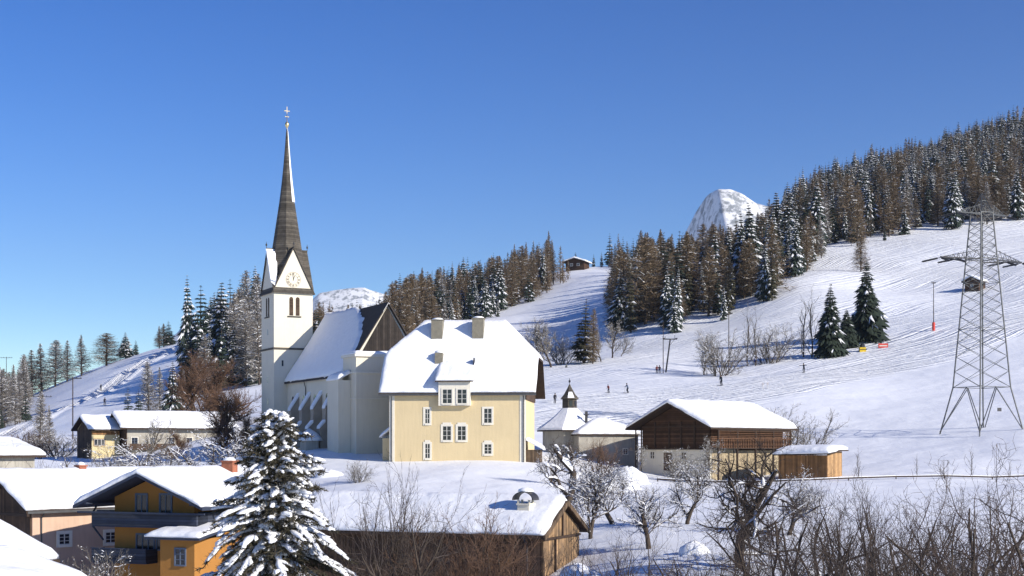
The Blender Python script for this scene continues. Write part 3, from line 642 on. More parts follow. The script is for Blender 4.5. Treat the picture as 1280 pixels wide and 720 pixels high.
# pale wooden shed beside the barn
SL = P(973, 594, 163); SR = -34
shed = thing('wooden_shed', 'low shed of fresh honey-coloured boards with a thick rounded snow roof', 'shed', SL, SR)
zs = P(0, 568, 163).z-SL.z
wS = 5.9; dS = 4.6
b = MB(); b.box(0, wS, 0, dS, -2, zs-.1); obj('wall', b, WOODO, shed)
b = MB(); b.box(wS-.02, wS+.05, .05, dS-.05, -2, zs+.35); obj('end_boarding', b, WOODL, shed)
rc = (-.5, wS+.6, -.6, dS+.6); sh = lambda x, y: zs+.12*min(y+.6, 3.2)+.02*x
roof_parts(shed, sh, rc, .62, .12, BEAM, 16, 16, rr=1.3, seed=8.)

# ------------------------------------------------------------------ lower barn in the middle foreground
LR = -23.5
LL = Vector((0, 0, 0)); c0 = P(680, 667, 85.0)
dirx = Vector((math.cos(math.radians(LR)), math.sin(math.radians(LR)), 0)); diry = Vector((-dirx.y, dirx.x, 0))
LW, LD = 17.5, 6.2
zE = 2.9; LL = c0-dirx*(LW+.45)+diry*.75; LL.z = c0.z-zE-.15
lb, lh, lrf = house('weathered_barn', 'long low barn of dark vertical boards with a snow roof and a hooded white chimney', 'barn', LL, LR, LW, LD, zE, zE+2.0, 'x', (.6, .45, .75, .75), WOODD, .38, zlow=-3.5, seed=11.)
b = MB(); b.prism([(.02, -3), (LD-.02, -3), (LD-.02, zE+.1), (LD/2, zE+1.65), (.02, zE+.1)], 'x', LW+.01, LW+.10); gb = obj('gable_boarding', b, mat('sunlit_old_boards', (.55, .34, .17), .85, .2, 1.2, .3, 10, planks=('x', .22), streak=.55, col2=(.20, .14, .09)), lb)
b = MB(); b.box(LW+.1, LW+.2, 0, LD, zE-.35, zE-.2); b.box(LW+.1, LW+.2, LD/2-.08, LD/2+.08, zE-.2, zE+1.5); b.box(LW+.1, LW+.2, LD*.3-.06, LD*.3+.06, -3, zE-.35); obj('timber_frame', b, BEAM, lb)
b = MB()
for s_ in (0, 1):
    A = (LW+.5, -.78, lh(LW, -.75)) if s_ == 0 else (LW+.5, LD+.78, lh(LW, LD+.75)); B = (LW+.5, LD/2, zE+2.0)
    b.hexa([(A[0]-.05, A[1], A[2]-.3), (A[0]+.05, A[1], A[2]-.3), (B[0]+.05, B[1], B[2]-.3), (B[0]-.05, B[1], B[2]-.3), (A[0]-.05, A[1], A[2]+.02), (A[0]+.05, A[1], A[2]+.02), (B[0]+.05, B[1], B[2]+.02), (B[0]-.05, B[1], B[2]+.02)])
obj('barge_board', b, WOODV, lb)
w_ = win_px(lb, LL, LR, 'F', 0, 627, 641, 690, 708, trim=.16, mt=BEAM)
b = MB(); p0 = hit(LL, LR, 627, 708, 'y', 0); p1 = hit(LL, LR, 641, 690, 'y', 0); b.box(p0.x, p1.x, -.06, -.046, p0.z, p1.z); obj('shutter', b, WOODO, w_)
b = MB(); p0 = hit(LL, LR, 611, 712, 'y', 0); b.box(p0.x, p0.x+.25, -.05, .0, p0.z, p0.z+1.1); obj('plank', b, WOODO, lb)
b = MB(); b.bar((LW-.9, -.82, zE-.05), (LW-.9, -.2, zE-.7), .07, 6); b.bar((LW-.9, -.2, zE-.7), (LW-.9, -.2, -2), .07, 6); obj('downpipe', b, METALD, lb)
q = hit(LL, LR, 657, 645, 'y', 1.6); qz = hit(LL, LR, 657, 631, 'y', 1.6).z
ch_ = chimney(lb, q.x, 1.6, zE+.2, qz, .78, PLWHITE, snow=False)
b = MB(); 
for s_ in (-.36, .36):
    for t_ in (-.3, .3): b.box(q.x+s_-.06, q.x+s_+.06, 1.6+t_-.06, 1.6+t_+.06, qz+.1, qz+.32)
obj('chimney_pier', b, PLWHITE, ch_)
b = MB(); n_ = 12; R_ = .62
for i in range(n_):
    t0, t1 = math.pi*i/n_, math.pi*(i+1)/n_
    def pt(t, r, y): return (q.x+r*1.05*math.cos(t), y, qz+.3+r*.8*math.sin(t))
    b.hexa([pt(t0, R_, 1.1), pt(t0, R_+.06, 1.1), pt(t1, R_+.06, 1.1), pt(t1, R_, 1.1), pt(t0, R_, 2.1), pt(t0, R_+.06, 2.1), pt(t1, R_+.06, 2.1), pt(t1, R_, 2.1)])
obj('chimney_hood', b, METALD, ch_)
b = MB(); b.lathe([(.5, 0), (.45, .14), (.2, .24), (.02, .27)], 10, (q.x, 1.6, qz+.82)); obj('snow_cap', b, SNOW, ch_, smooth=True)

# ------------------------------------------------------------------ orange chalet, lower left
QR = -22; pk = P(170, 586, 95.0)
qx = Vector((math.cos(math.radians(QR)), math.sin(math.radians(QR)), 0)); qy = Vector((-qx.y, qx.x, 0))
QW, QD = 6.6, 10.8
QL = pk-qx*(QW/2)+qy*2.0; QL.z = pk.z-8.6
zr = 8.3; ze = zr-2.25
ctx = house('orange_chalet', 'ochre chalet with blue-grey balconies and deep dark eaves below a smooth snow roof', 'house', QL, QR, QW, QD, ze, zr, 'y', (2.0, 2.0, 2.0, .8), PLORANGE, .42, BEAMB, seed=3.)
chal, qh, qrf = ctx
for x0_, x1_ in ((170.5, 184), (200.5, 214.5)): win_px(chal, QL, QR, 'F', 0, x0_, x1_, 618, 643, trim=.08, mt=FRAMEB, mf=FRAMEB, nh=0)
win_px(chal, QL, QR, 'F', 0, 171, 193, 668, 687, trim=.06, mt=FRAMEB, mf=FRAMEB, nh=0, nv=2); win_px(chal, QL, QR, 'F', 0, 196, 214, 668, 687, trim=.06, mt=FRAMEB, mf=FRAMEB, nh=0)
def balcony(z, x0, x1, dep, m):
    b = MB(); b.box(x0, x1, -dep, -.02, z, z+.14); bl = obj('balcony', b, BEAMB, chal)
    b = MB(); b.box(x0, x1, -dep-.05, -dep+.03, z+.12, z+.98); b.box(x0, x0+.08, -dep+.03, -.02, z+.12, z+.98); b.box(x1-.08, x1, -dep+.03, -.02, z+.12, z+.98); obj('railing', b, m, bl)
    b = MB(); b.box(x0-.04, x1+.04, -dep-.09, -dep+.07, z+.985, z+1.05); r_ = obj('handrail', b, BEAMB, bl)
    return bl
BLUEB = mat('blue_grey_boards', (.045, .055, .085), .7, .12, 2, planks=('z', .2))
zb1 = hit(QL, QR, 195, 660, 'y', -1.3).z; zb2 = hit(QL, QR, 195, 706, 'y', -1.3).z
balcony(zb1, -.9, QW+1.1, 1.3, BLUEB); balcony(zb2, -.9, 3.6, 1.3, BLUEB)
p0 = hit(QL, QR, 217, 676, 'y', -2.6)
b = MB(); b.box(5.7, 8.4, -2.6, 2.6, -3, p0.z+.1); po = obj('porch', b, PLORANGE, chal)
rc = (4.9, 9.2, -3.2, 3.2); pf = lambda x, y: p0.z+.25+min(y+3.2, 3.2)*.16
pr_ = obj('porch_roof', shell(pf, rc, 10, 10, 0, -.16), BEAMB, po); obj('snow_cover', shell(pf, rc, 20, 14, edge_round(rc, .28, .4, 6.), .01, .1), SNOW, pr_, smooth=True)
window(chal, 'F', -2.6, 7.3, p0.z-1.6, .8, 1.1, trim=.06, mt=FRAMEB, mf=FRAMEB)
b = MB(); 
for y in (-1.6, .5, 2.6, 4.7, 6.8, 8.9):
    b.box(-1.9, QW+1.9, y-.06, y+.06, ze-.52, ze-.40)
for x in (-1.0, QW+1.0): b.box(x-.1, x+.1, -1.9, QD, ze+.1, ze+.3)
obj('rafter', b, BEAMB, chal)
b = MB(); b.bar((-.9, -1.25, zb1+.9), (-1.4, -.2, ze-.1), .07, 4); b.bar((-.9, -1.2, zb1), (-.9, -.1, zb1-1), .07, 4); obj('brace', b, BEAMB, chal)
b = MB(); b.box(QW+.02, QW+.1, .05, QD-.05, zb1, ze-.5); obj('side_boarding', b, WOODB, chal)  # dark brown panel: boards with the shade under the eave in their colour
b = MB(); b.box(QW+.12, QW+1.1, -1.2, 5, zb1, zb1+.14); b.box(QW+1.02, QW+1.1, -1.2, 5, zb1+.14, zb1+1.0); obj('side_balcony', b, BLUEB, chal)
q = hit(QL, QR, 287, 590, 'x', QW/2+.8); chimney(chal, QW/2+.8, q.y, zr-1, q.z+.75, .95, BRICK, snow=True, s2=.7)
b = MB(); b.lathe([(.1, 0), (.9, .05), (1.0, .4), (.55, .6), (0.02, .66)], 10, (QW+2.6, 1.0, -1)); 

# ------------------------------------------------------------------ pink house behind it
NRt = -40; nx_ = Vector((math.cos(math.radians(NRt)), math.sin(math.radians(NRt)), 0)); ny_ = Vector((-nx_.y, nx_.x, 0))
e0 = P(33, 637, 101.0)                                       # front right eave corner
NW, ND = 8.2, 13.0
NL = e0-nx_*(NW+.7)+ny_*.9; zeN = 5.6; NL.z = e0.z-zeN-.1
pink, nh_, _ = house('pink_house', 'pale pink two-storey house whose long wall is half in shadow, brick chimney on snow roof', 'house', NL, NRt, NW, ND, zeN, zeN+2.6, 'y', (.7, .7, .9, .6), PLPINK, .4, BEAM, seed=9.)
b = MB(); b.prism([(.1, 3.0), (NW-.1, 3.0), (NW-.1, zeN-.1), (NW/2, zeN+2.1), (.1, zeN-.1)], 'y', -.1, -.01); obj('gable_boarding', b, WOODD, pink)
b = MB(); b.box(-.7, NW+.7, -.86, -.66, zeN-.42, zeN-.2); b.box(NW/2-.1, NW/2+.1, -.82, -.1, zeN+1.5, zeN+1.7); obj('eaves_beam', b, BEAM, pink)
for x0_, x1_, y0_, y1_ in ((73.5, 87, 666.5, 681), (131.5, 144.5, 664.5, 679)): win_px(pink, NL, NRt, 'R', NW, x0_, x1_, y0_, y1_, trim=.2)
b = MB(); p0 = hit(NL, NRt, 51, 650, 'x', NW); b.bar((NW+.6, p0.y, zeN-.1), (NW+.1, p0.y, zeN-.6), .05, 6); b.bar((NW+.1, p0.y, zeN-.6), (NW+.1, p0.y, -2), .05, 6); obj('downpipe', b, METAL, pink)
q = hit(NL, NRt, 101, 583, 'x', NW/2); chimney(pink, NW/2, q.y, zeN+1.5, q.z, .62, BRICK)
b = MB(); b.box(NW+.62, NW+.74, -.8, ND+.5, zeN-.22, zeN-.04); obj('eaves_gutter', b, METAL, pink)
# brick-red boarded lean-to against the gable of the pink house
# village houses further back
def at2(px, py, D): return P(px, py, D)
V1 = at2(97, 576, 228); v1, h1, _ = house('village_house', 'small cream house with a brown gable and snow roof, left of its twin', 'house', V1, -52, 6.0, 4.6, 5.0, 7.1, 'y', (.8, .8, .8, .8), PLYEL, .4, BEAM, seed=13.)
b = MB(); b.prism([(.05, -2), (5.95, -2), (5.95, 4.8), (3, 6.7), (.05, 4.8)], 'y', -.1, -.01); obj('gable_boarding', b, WOODD, v1)
win_px(v1, V1, -52, 'R', 6.0, 117.5, 131, 549, 557, trim=.08, mt=WOODO, nv=2, nh=0); b = MB(); b.box(6.02, 6.1, 0, 4.6, 4.2, 4.75); obj('wall_plate', b, WOODO, v1)
V2 = at2(143, 577, 230); v2, h2, _ = house('village_house', 'long house with wide snow roof and dark gable partly behind the rust-brown tree', 'house', V2, -58, 7.0, 17.5, 5.4, 7.9, 'y', (1.1, 1.1, 1.4, 1.0), PLGREY, .4, BEAM, seed=14.)
b = MB(); b.prism([(.05, -2), (6.95, -2), (6.95, 5.2), (3.5, 7.2), (.05, 5.2)], 'y', -.1, -.01); obj('gable_boarding', b, WOODD, v2)
for q in (1.2, 4.2, 7.2, 10.2): window(v2, 'R', 7.0, q, 2.6, 1.0, 1.3, trim=.1, mf=FRAMEB)
b = MB(); b.box(7.02, 7.9, 0, 17, 1.9, 2.05); b.box(7.8, 7.9, 0, 17, 2.05, 2.9); obj('balcony', b, WOODD, v2)
V3 = at2(296, 585, 215); v3, h3, _ = house('brown_house', 'reddish-brown house with a shaded snow roof at the foot of the church tower', 'house', V3, 12, 9.0, 8.0, 3.8, 6.0, 'x', (.7, .7, .8, .8), mat('red_brown_wall', (.30, .13, .07), .85, .15, 2, planks=('z', .25)), .4, BEAM, seed=15.)
window(v3, 'F', 0, 3.2, 1.2, .9, 1.1, trim=.1)
V4 = at2(-122, 607, 140); v4, h4, _ = house('snowed_in_house', 'low building almost wholly under snow behind the pink house, bare bush in front', 'house', V4, -38, 9.0, 9.0, 3.0, 4.3, 'y', (.8, .8, .8, .8), PLGREY, .6, BEAM, seed=16.)
# near snow-laden shed roofs cutting the lower left corner
U1 = P(72, 694, 60); u1, g1, _ = house('snow_covered_shed', 'near shed roof under rounded snow at left edge, behind the nearest one', 'shed', Vector((U1.x-8.0, U1.y+.5, U1.z-2.65)), -6, 5.2, 5.5, 2.0, 3.6, 'y', (.4, .4, .5, .5), WOODD, .42, seed=17.)
U2 = P(118, 728, 50); u2, g2, _ = house('snow_covered_shed', 'nearest shed roof filling the bottom left corner with smooth snow', 'shed', Vector((U2.x-8.8, U2.y+.5, U2.z-2.2)), -10, 6.0, 5.0, 1.7, 2.7, 'y', (.4, .4, .5, .5), WOODD, .45, seed=18.)
# hay huts on the slopes
HL = at(1206, 418); HL.z += .3; hut1, _, _ = house('hay_hut', 'dark log hay hut with snow roof standing alone on the ski slope behind the pylon', 'hut', HL, -38, 4.2, 5.6, 2.6, 4.0, 'y', (.8, .8, .9, .8), WOODLOG, .6, seed=19.)
HL = P(707, 336, 800); hut2, _, _ = house('mountain_hut', 'brown wooden hut with white roof on the skyline beside a lone spruce', 'hut', HL, -20, 11, 10, 3.6, 5.8, 'y', (1.5, 1.5, 2, 1.5), WOODLOG, .8, seed=20.)
window(hut1, 'F', 0, 2.1, 1.0, .8, .8, trim=.08); window(hut2, 'F', 0, 3.5, 1.5, 1.4, 1.2, trim=.2); window(hut2, 'F', 0, 7.5, 1.5, 1.4, 1.2, trim=.2)
# ------------------------------------------------------------------ tree kits (arrays of triangles: vertices, faces, material slots)
def cat_arr(parts):
    vs, fs, ms, o_ = [], [], [], 0
    for v, f, m in parts: vs.append(v); fs.append(f+o_); ms.append(m); o_ += len(v)
    return np.concatenate(vs), np.concatenate(fs), np.concatenate(ms)
def trunk_arr(h, r, k=5, slot=2, bend=0.0, r_top=.02):
    zs = np.linspace(-1.0, h, 6); t = np.linspace(0, 2*np.pi, k, endpoint=False); v = []
    for z in zs:
        rr = r*(1-max(z, 0)/h)+r_top; v.append(np.stack([rr*np.cos(t)+bend*np.sin(z), rr*np.sin(t), np.full(k, z)], -1))
    v = np.concatenate(v); f = []
    for j in range(5):
        for i in range(k): a_, b_ = j*k+i, j*k+(i+1) % k; f += [(a_, b_, b_+k), (a_, b_+k, a_+k)]
    return v, np.array(f), np.full(len(f), slot)
T_V = np.array([(0,0,0),(.42,-.19,-.05),(.42,.19,-.05),(1,0,-.2),(.82,-.26,-.26),(.82,.26,-.26),(.3,-.30,-.2),(.3,.30,-.2),(.55,0,.05),(.6,-.36,-.3),(.6,.36,-.3)])
T_F = np.array([(0,1,8),(0,8,2),(8,1,3),(8,3,2),(1,4,8),(2,8,5),(0,6,1),(0,2,7),(1,9,8),(2,8,10)])
S_V = np.array([(.12,0,.07),(.55,-.15,.03),(.97,0,-.13),(.55,.15,.03),(.55,0,.12),(.75,-.22,-.15),(.75,.22,-.15)])
S_F = np.array([(0,1,4),(0,4,3),(1,2,4),(3,4,2),(1,5,4),(3,4,6)])
def spruce_arr(seed, H=20., R=3.6, levels=20, per=8, snow=.5, droop=1.0, bare=.06, ssize=1.0):
    r_ = np.random.RandomState(seed); P_ = []
    z0 = H*bare; rows = []
    for i in range(levels):
        t = (i+r_.rand()*.5)/levels; z = z0+(H-z0)*t**.93; R_ = R*((1-t)**.85)*(.85+.3*r_.rand())+.12
        n = max(4, int(per*(1-.4*t)))
        for j in range(n): rows.append((z, (j+r_.rand())*2*np.pi/n+i*2.4, R_*(.72+.5*r_.rand())))
    rows.append((H-.5, 0, .5)); q = np.array(rows); n = len(q)
    def put(V, F_, keep, slot, lift, sw):
        z, az, L = q[keep].T; L_ = L[:,None]
        ta = V[None,:,0]*L_; sb = V[None,:,1]*(L_*.95+.25)*sw; hh = V[None,:,2]*L_*droop*(1+.8*(1-z[:,None]/H))+lift*L_
        jit = (r_.rand(len(z), len(V))-.5)*.16*L_; ca, sa = np.cos(az)[:,None], np.sin(az)[:,None]
        x = ta*ca-sb*sa; y = ta*sa+sb*ca; zz = z[:,None]+hh+jit*.5+.12*L_
        v = np.stack([x+jit*.4, y-jit*.4, zz], -1).reshape(-1, 3); f = (F_[None]+(np.arange(len(z))*len(V))[:,None,None]).reshape(-1, 3)
        return v, f, np.full(len(f), slot)
    P_.append(put(T_V, T_F, np.arange(n), 0, 0, 1)); k = np.where(r_.rand(n) < snow)[0]
    if len(k): P_.append(put(S_V, S_F, k, 1, .05, ssize))
    P_.append(trunk_arr(H*.97, H*.012+.05)); return cat_arr(P_)
def sliver_arr(p, d, L, w, slot, r_):
    """long thin triangles from p along d"""
    s = np.cross(d, r_.randn(len(d), 3)); s /= np.linalg.norm(s, axis=1)[:,None]+1e-9
    v = np.stack([p-s*w[:,None], p+s*w[:,None], p+d*L[:,None]], 1).reshape(-1, 3); f = np.arange(len(v)).reshape(-1, 3); return v, f, np.full(len(f), slot)
def larch_arr(seed, H=20., R=2.6, n=520, w=.07, up=.25, cone=1.0, bare=.12, snow=.0, trunk=.012):
    r_ = np.random.RandomState(seed); t = r_.rand(n)**.85; z = H*(bare+(1-bare)*t)
    prof = (np.minimum(1, 1.25*(1-t)**(.55+.25*(seed % 3))) if cone == 1 else (1-t)**.75) if cone else np.sin(np.pi*np.clip(t*.85+.12, 0, 1))**.8
    az = r_.rand(n)*2*np.pi; L = R*prof*(.6+.6*r_.rand(n))+.2
    d = np.stack([np.cos(az), np.sin(az), up+.25*r_.randn(n)], -1); d /= np.linalg.norm(d, axis=1)[:,None]
    p = np.stack([0*z, 0*z, z], -1); P_ = [sliver_arr(p, d, L, np.full(n, w), 0, r_)]
    for k in range(3):
        tt = .35+.6*r_.rand(n); q = p+d*(L*tt)[:,None]; d2 = d+r_.randn(n, 3)*.75; d2 /= np.linalg.norm(d2, axis=1)[:,None]
        P_.append(sliver_arr(q, d2, L*.32*(.6+.8*r_.rand(n)), np.full(n, w*.8), 0, r_))
    if snow:
        k = np.where(r_.rand(n) < snow)[0]; q = p+np.array([0,0,.06]); P_.append(sliver_arr(q[k]+d[k]*.2, d[k], L[k], np.full(len(k), w*1.2), 1, r_))
    P_.append(trunk_arr(H*.98, H*trunk+.04)); return cat_arr(P_)
def arr_mesh(name, A, mats): v, f, m = A; return np_mesh(name, v, f, mats, m)

KITS = {}
def kit(key, A, mats, hgt): KITS[key] = (arr_mesh(key.split('-')[0], A, mats), A, mats, hgt)
for i in range(4): kit('spruce_tree-snowy%d' % i, spruce_arr(10+i, 20, 3.2+.35*(i % 3), 26, 10, .72, 1.0, ssize=.6), [NEEDLE, TSNOW, BARK], 20)
for i in range(3): kit('spruce_tree-plain%d' % i, spruce_arr(30+i, 20, 3.0+.3*i, 20, 8, .16, .9, ssize=.8), [NEEDLE, TSNOW, BARK], 20)
for i in range(2): kit('spruce_tree-warm%d' % i, spruce_arr(40+i, 20, 2.8+.3*i, 20, 8, .12, .9, ssize=.8), [NEEDLE3, TSNOW, BARK], 20)
for i in range(4): kit('larch_tree-brown%d' % i, larch_arr(60+i, 20, 3.1+.45*i, 700, .08, .15, 1, bare=.05, snow=.08), [LARCHM, TSNOW, BARK], 20)
for i in range(3): kit('larch_tree-grey%d' % i, larch_arr(70+i, 20, 3.0+.35*i, 620, .085, .2, 1, bare=.05, snow=.22), [LARCHG, TSNOW, BARK], 20)
for i in range(2): kit('bare_tree-far%d' % i, larch_arr(80+i, 12, 3.2, 420, .035, .9, 0, .25, snow=.15), [LARCHG, TSNOW, BARK], 12)
kit('bare_tree-brownfar', larch_arr(85, 12, 3.6, 600, .04, .8, 0, .15, snow=.05), [LARCHM, TSNOW, BARK], 12)
KEYS = {k: [q for q in KITS if k in q] for k in ('snowy', 'plain', 'warm', 'brown', 'grey')}
KEYS['brown'] = [q for q in KITS if q.startswith('larch_tree-brown')]; KEYS['grey'] = [q for q in KITS if q.startswith('larch_tree-grey')]

def put_tree(key, loc, H, label, group=None, wide=1.0, rot=None, name=None, cat=None):
    me, A, mats, h0 = KITS[key]; nm = name or key.split('-')[0]
    o = bpy.data.objects.new(nm, me); COL.objects.link(o); s = H/h0; o.location = loc; o.scale = (s*wide, s*wide, s); o.rotation_euler = (rnd.gauss(0, .02), rnd.gauss(0, .02), rnd.random()*6.28 if rot is None else rot)
    tag(o, label, cat or {'spruce_tree': 'spruce', 'larch_tree': 'larch', 'bare_tree': 'tree'}[nm], group); return o

# ------------------------------------------------------------------ forest stands
EDGE_PX = [380, 480, 520, 560, 600, 640, 700, 740, 764, 766, 800, 850, 900, 950, 1000, 1020, 1040, 1100, 1200, 1280, 1400]
EDGE_D  = [440, 440, 500, 570, 610, 640, 700, 760, 760, 425, 418, 412, 412, 425, 445, 500, 545, 555, 585, 595, 600]
TOP_PX = [380, 478, 515, 700, 800, 900, 1000, 1100, 1280, 1400]; TOP_D = [600, 620, 860, 840, 860, 860, 1030, 1110, 1150, 1150]
def stand_of(px, D):
    if 232 < px < 332 and 400 < D < 620:
        if px < 262 and D > 520: return None
        return 'tower'
    if -30 < px < 34 and 470 < D < 690: return 'leftedge'
    if not 385 < px < 1330: return None
    d0 = np.interp(px, EDGE_PX, EDGE_D); d1 = np.interp(px, TOP_PX, TOP_D)
    d0 += 12*math.sin(px*.11)+8*math.sin(px*.31)
    if D < d0 or D > d1: return None
    if px < 485: return 'behind'
    if px < 762:
        if px > 718 and D < 830: return None
        if px > 690 and 730 < D: return None
        return 'band'
    if 762 <= px < 800 and 560 < D < 790: return None
    if px < 1025: return 'front' if D < d0+75 else 'mid'
    return 'hillfoot' if D < d0+110 else 'hill'
MIX = {  # stand: (kind weights), height, thinning
 'tower': (dict(snowy=.3, plain=.45, grey=.25), (21, 29), .55), 'leftedge': (dict(grey=.8, plain=.2), (15, 21), .5),
 'behind': (dict(brown=.5, plain=.3, snowy=.2), (12, 17), .9), 'band': (dict(brown=.50, grey=.16, snowy=.14, plain=.12, warm=.08), (15, 22), .97),
 'front': (dict(snowy=.50, plain=.20, warm=.12, brown=.18), (17, 25), .92), 'mid': (dict(brown=.50, warm=.14, snowy=.24, plain=.2), (13, 21), .95),
 'hillfoot': (dict(brown=.40, snowy=.42, plain=.22, grey=.10), (15, 24), .97), 'hill': (dict(snowy=.50, plain=.26, warm=.06, brown=.11, grey=.07), (12, 21), .97)}
WHERE = {'tower': 'in the clump left of the tower', 'leftedge': 'in the stand at the left edge',
 'behind': 'in the woods between tower and parsonage', 'band': 'in the wood above the parsonage roof',
 'front': 'at the wood edge above the drag lift', 'mid': 'in the wood beneath the rocky peak',
 'hillfoot': 'at the foot of the big right forest', 'hill': 'high in the big right forest'}
LOOK = {'snowy': 'frosted blue-green spruce', 'plain': 'dark green spruce with little snow', 'warm': 'olive sunlit spruce', 'brown': 'leafless golden-brown larch', 'grey': 'leafless grey larch'}
cand = []
D = 400.
while D < 1160:
    sp = 5.6+(D-400)*.0012; dpx = sp/D*F; px = -30.+rnd.random()*dpx
    while px < 1330:
        x_, d_ = px+rnd.uniform(-.42, .42)*dpx, D+rnd.uniform(-.42, .42)*sp
        s_ = stand_of(x_, d_)
        if s_ and rnd.random() < MIX[s_][2]: cand.append((x_, d_, s_))
        px += dpx
    D += sp
rows = []
XY = np.array([((x-640)/F*d, d) for x, d, _ in cand]); ZZ = terrain(XY[:,0], XY[:,1])
for (x, d, s_), (X, Y), z in zip(cand, XY, ZZ):
    mix = MIX[s_][0]; k = rnd.choices(list(mix), list(mix.values()))[0]
    if s_ in ('band', 'mid', 'hill', 'behind'):       # kinds grow in drifts
        v_ = float(vnoise(np.array([X/45]), np.array([Y/45]), 5)[0])
        if v_ > .62 and rnd.random() < .75: k = 'brown'
        elif v_ < .32 and rnd.random() < .7: k = 'snowy'
        elif v_ < .45 and rnd.random() < .6: k = 'plain'
    H = rnd.uniform(*MIX[s_][1])*(.5+.72*rnd.random()); rows.append([H/d, k, s_, (X, Y, z-.2), H, rnd.uniform(.7, 1.35)])
rows.sort(key=lambda r: -r[0])
FULL = {'spruce': 0, 'larch': 0}; rest = {'spruce': [], 'larch': []}
def visible_px(p): return -8 < 640+F*p[0]/p[1] < 1288
for r in rows:
    sp_ = 'spruce' if r[1] in ('snowy', 'plain', 'warm') else 'larch'
    if FULL[sp_] < 275 and visible_px(r[3]):
        FULL[sp_] += 1; put_tree(rnd.choice(KEYS[r[1]]), r[3], r[4], LOOK[r[1]]+' '+WHERE[r[2]], LOOK[r[1]]+' '+WHERE[r[2]], r[5])
    else: rest[sp_].append(r)
LITE = {'snowy': [spruce_arr(110+i, 20, 3.5, 18, 9, .85, 1, ssize=.5) for i in range(3)], 'plain': [spruce_arr(120+i, 20, 3.2, 14, 7, .2, .9, ssize=.8) for i in range(2)],
        'brown': [larch_arr(130+i, 20, 3.2, 260, .14, .15, 1, bare=.05, snow=.08) for i in range(2)], 'grey': [larch_arr(140, 20, 3.2, 260, .14, .2, 1, bare=.05, snow=.2)]}
LITE['warm'] = LITE['plain']
for sp_, nm in (('spruce', 'spruce_forest'), ('larch', 'larch_forest')):
    P_ = []
    for r in rest[sp_]:
        v, f, m = rnd.choice(LITE[r[1]]); s = r[4]/20; a_ = rnd.random()*6.28; ca, sa = math.cos(a_)*s*r[5], math.sin(a_)*s*r[5]
        w = np.stack([v[:,0]*ca-v[:,1]*sa+r[3][0], v[:,0]*sa+v[:,1]*ca+r[3][1], v[:,2]*s+r[3][2]], -1)
        if r[1] == 'warm': m = np.where(m == 0, 3, m)
        if r[1] == 'grey': m = np.where(m == 0, 3, m)
        P_.append((w, f, m))
    if P_:
        A = cat_arr(P_); o = link(nm, np_mesh(nm, A[0], A[1], [NEEDLE, TSNOW, BARK, NEEDLE3] if sp_ == 'spruce' else [LARCHM, TSNOW, BARK, LARCHG], A[2]))
        o['kind'] = 'stuff'; o['label'] = 'dense mountain forest of %s far up the slope' % ('frosted spruces' if sp_ == 'spruce' else 'brown leafless larches')
print('FOREST', len(rows), FULL, {k: len(v) for k, v in rest.items()})

# trees one can tell apart
def base_top(key, px, yb, yt, D, label, wide=1.0, group=None, **k):
    p = at(px, D) if D else onground(px, yb); H = P(px, yt, p.y).z-p.z
    return put_tree(key, (p.x, p.y, p.z-.2), max(H, 1.5), label, group, wide, **k)
for i, (px, yb, yt, w, key, lab) in enumerate([
    (40, 470, 440, 1.3, 'larch_tree-grey0', 'small pale larch at the left foot of the bare ridge line'), (52, 467, 432, 1.2, 'larch_tree-grey1', 'grey larch on the left ridge, second from the left edge stand'),
    (69, 465, 428, 1.1, 'larch_tree-grey2', 'grey larch on the left ridge beside its twin, sky behind'), (84, 463, 428, 1.0, 'larch_tree-grey0', 'thin see-through larch on the left ridge between two denser ones'),
    (102, 460, 421, 1.1, 'larch_tree-grey1', 'narrow tall larch on the left ridge with bare trunk foot'), (133, 456, 419, 1.7, 'larch_tree-brown3', 'broad dense brown larch standing apart on the left ridge'),
    (157, 449, 417, 1.5, 'spruce_tree-snowy0', 'loose frosted tree right of the broad larch on the left ridge'), (170, 440, 427, 1.2, 'spruce_tree-plain0', 'tiny dark spruce on the left ridge where the ski run begins to climb'),
    (199, 431, 410, 1.1, 'larch_tree-grey1', 'pale thin larch left of the dark pair near the top of the left ridge'), (205, 432, 407, 1.5, 'larch_tree-brown2', 'rust-brown larch of the pair near the top of the left ridge'), (212, 432, 403, 1.3, 'spruce_tree-plain1', 'dark spruce of the pair near the top of the left ridge')]):
    base_top(key, px, yb, yt-3, 665, lab, w*1.45)
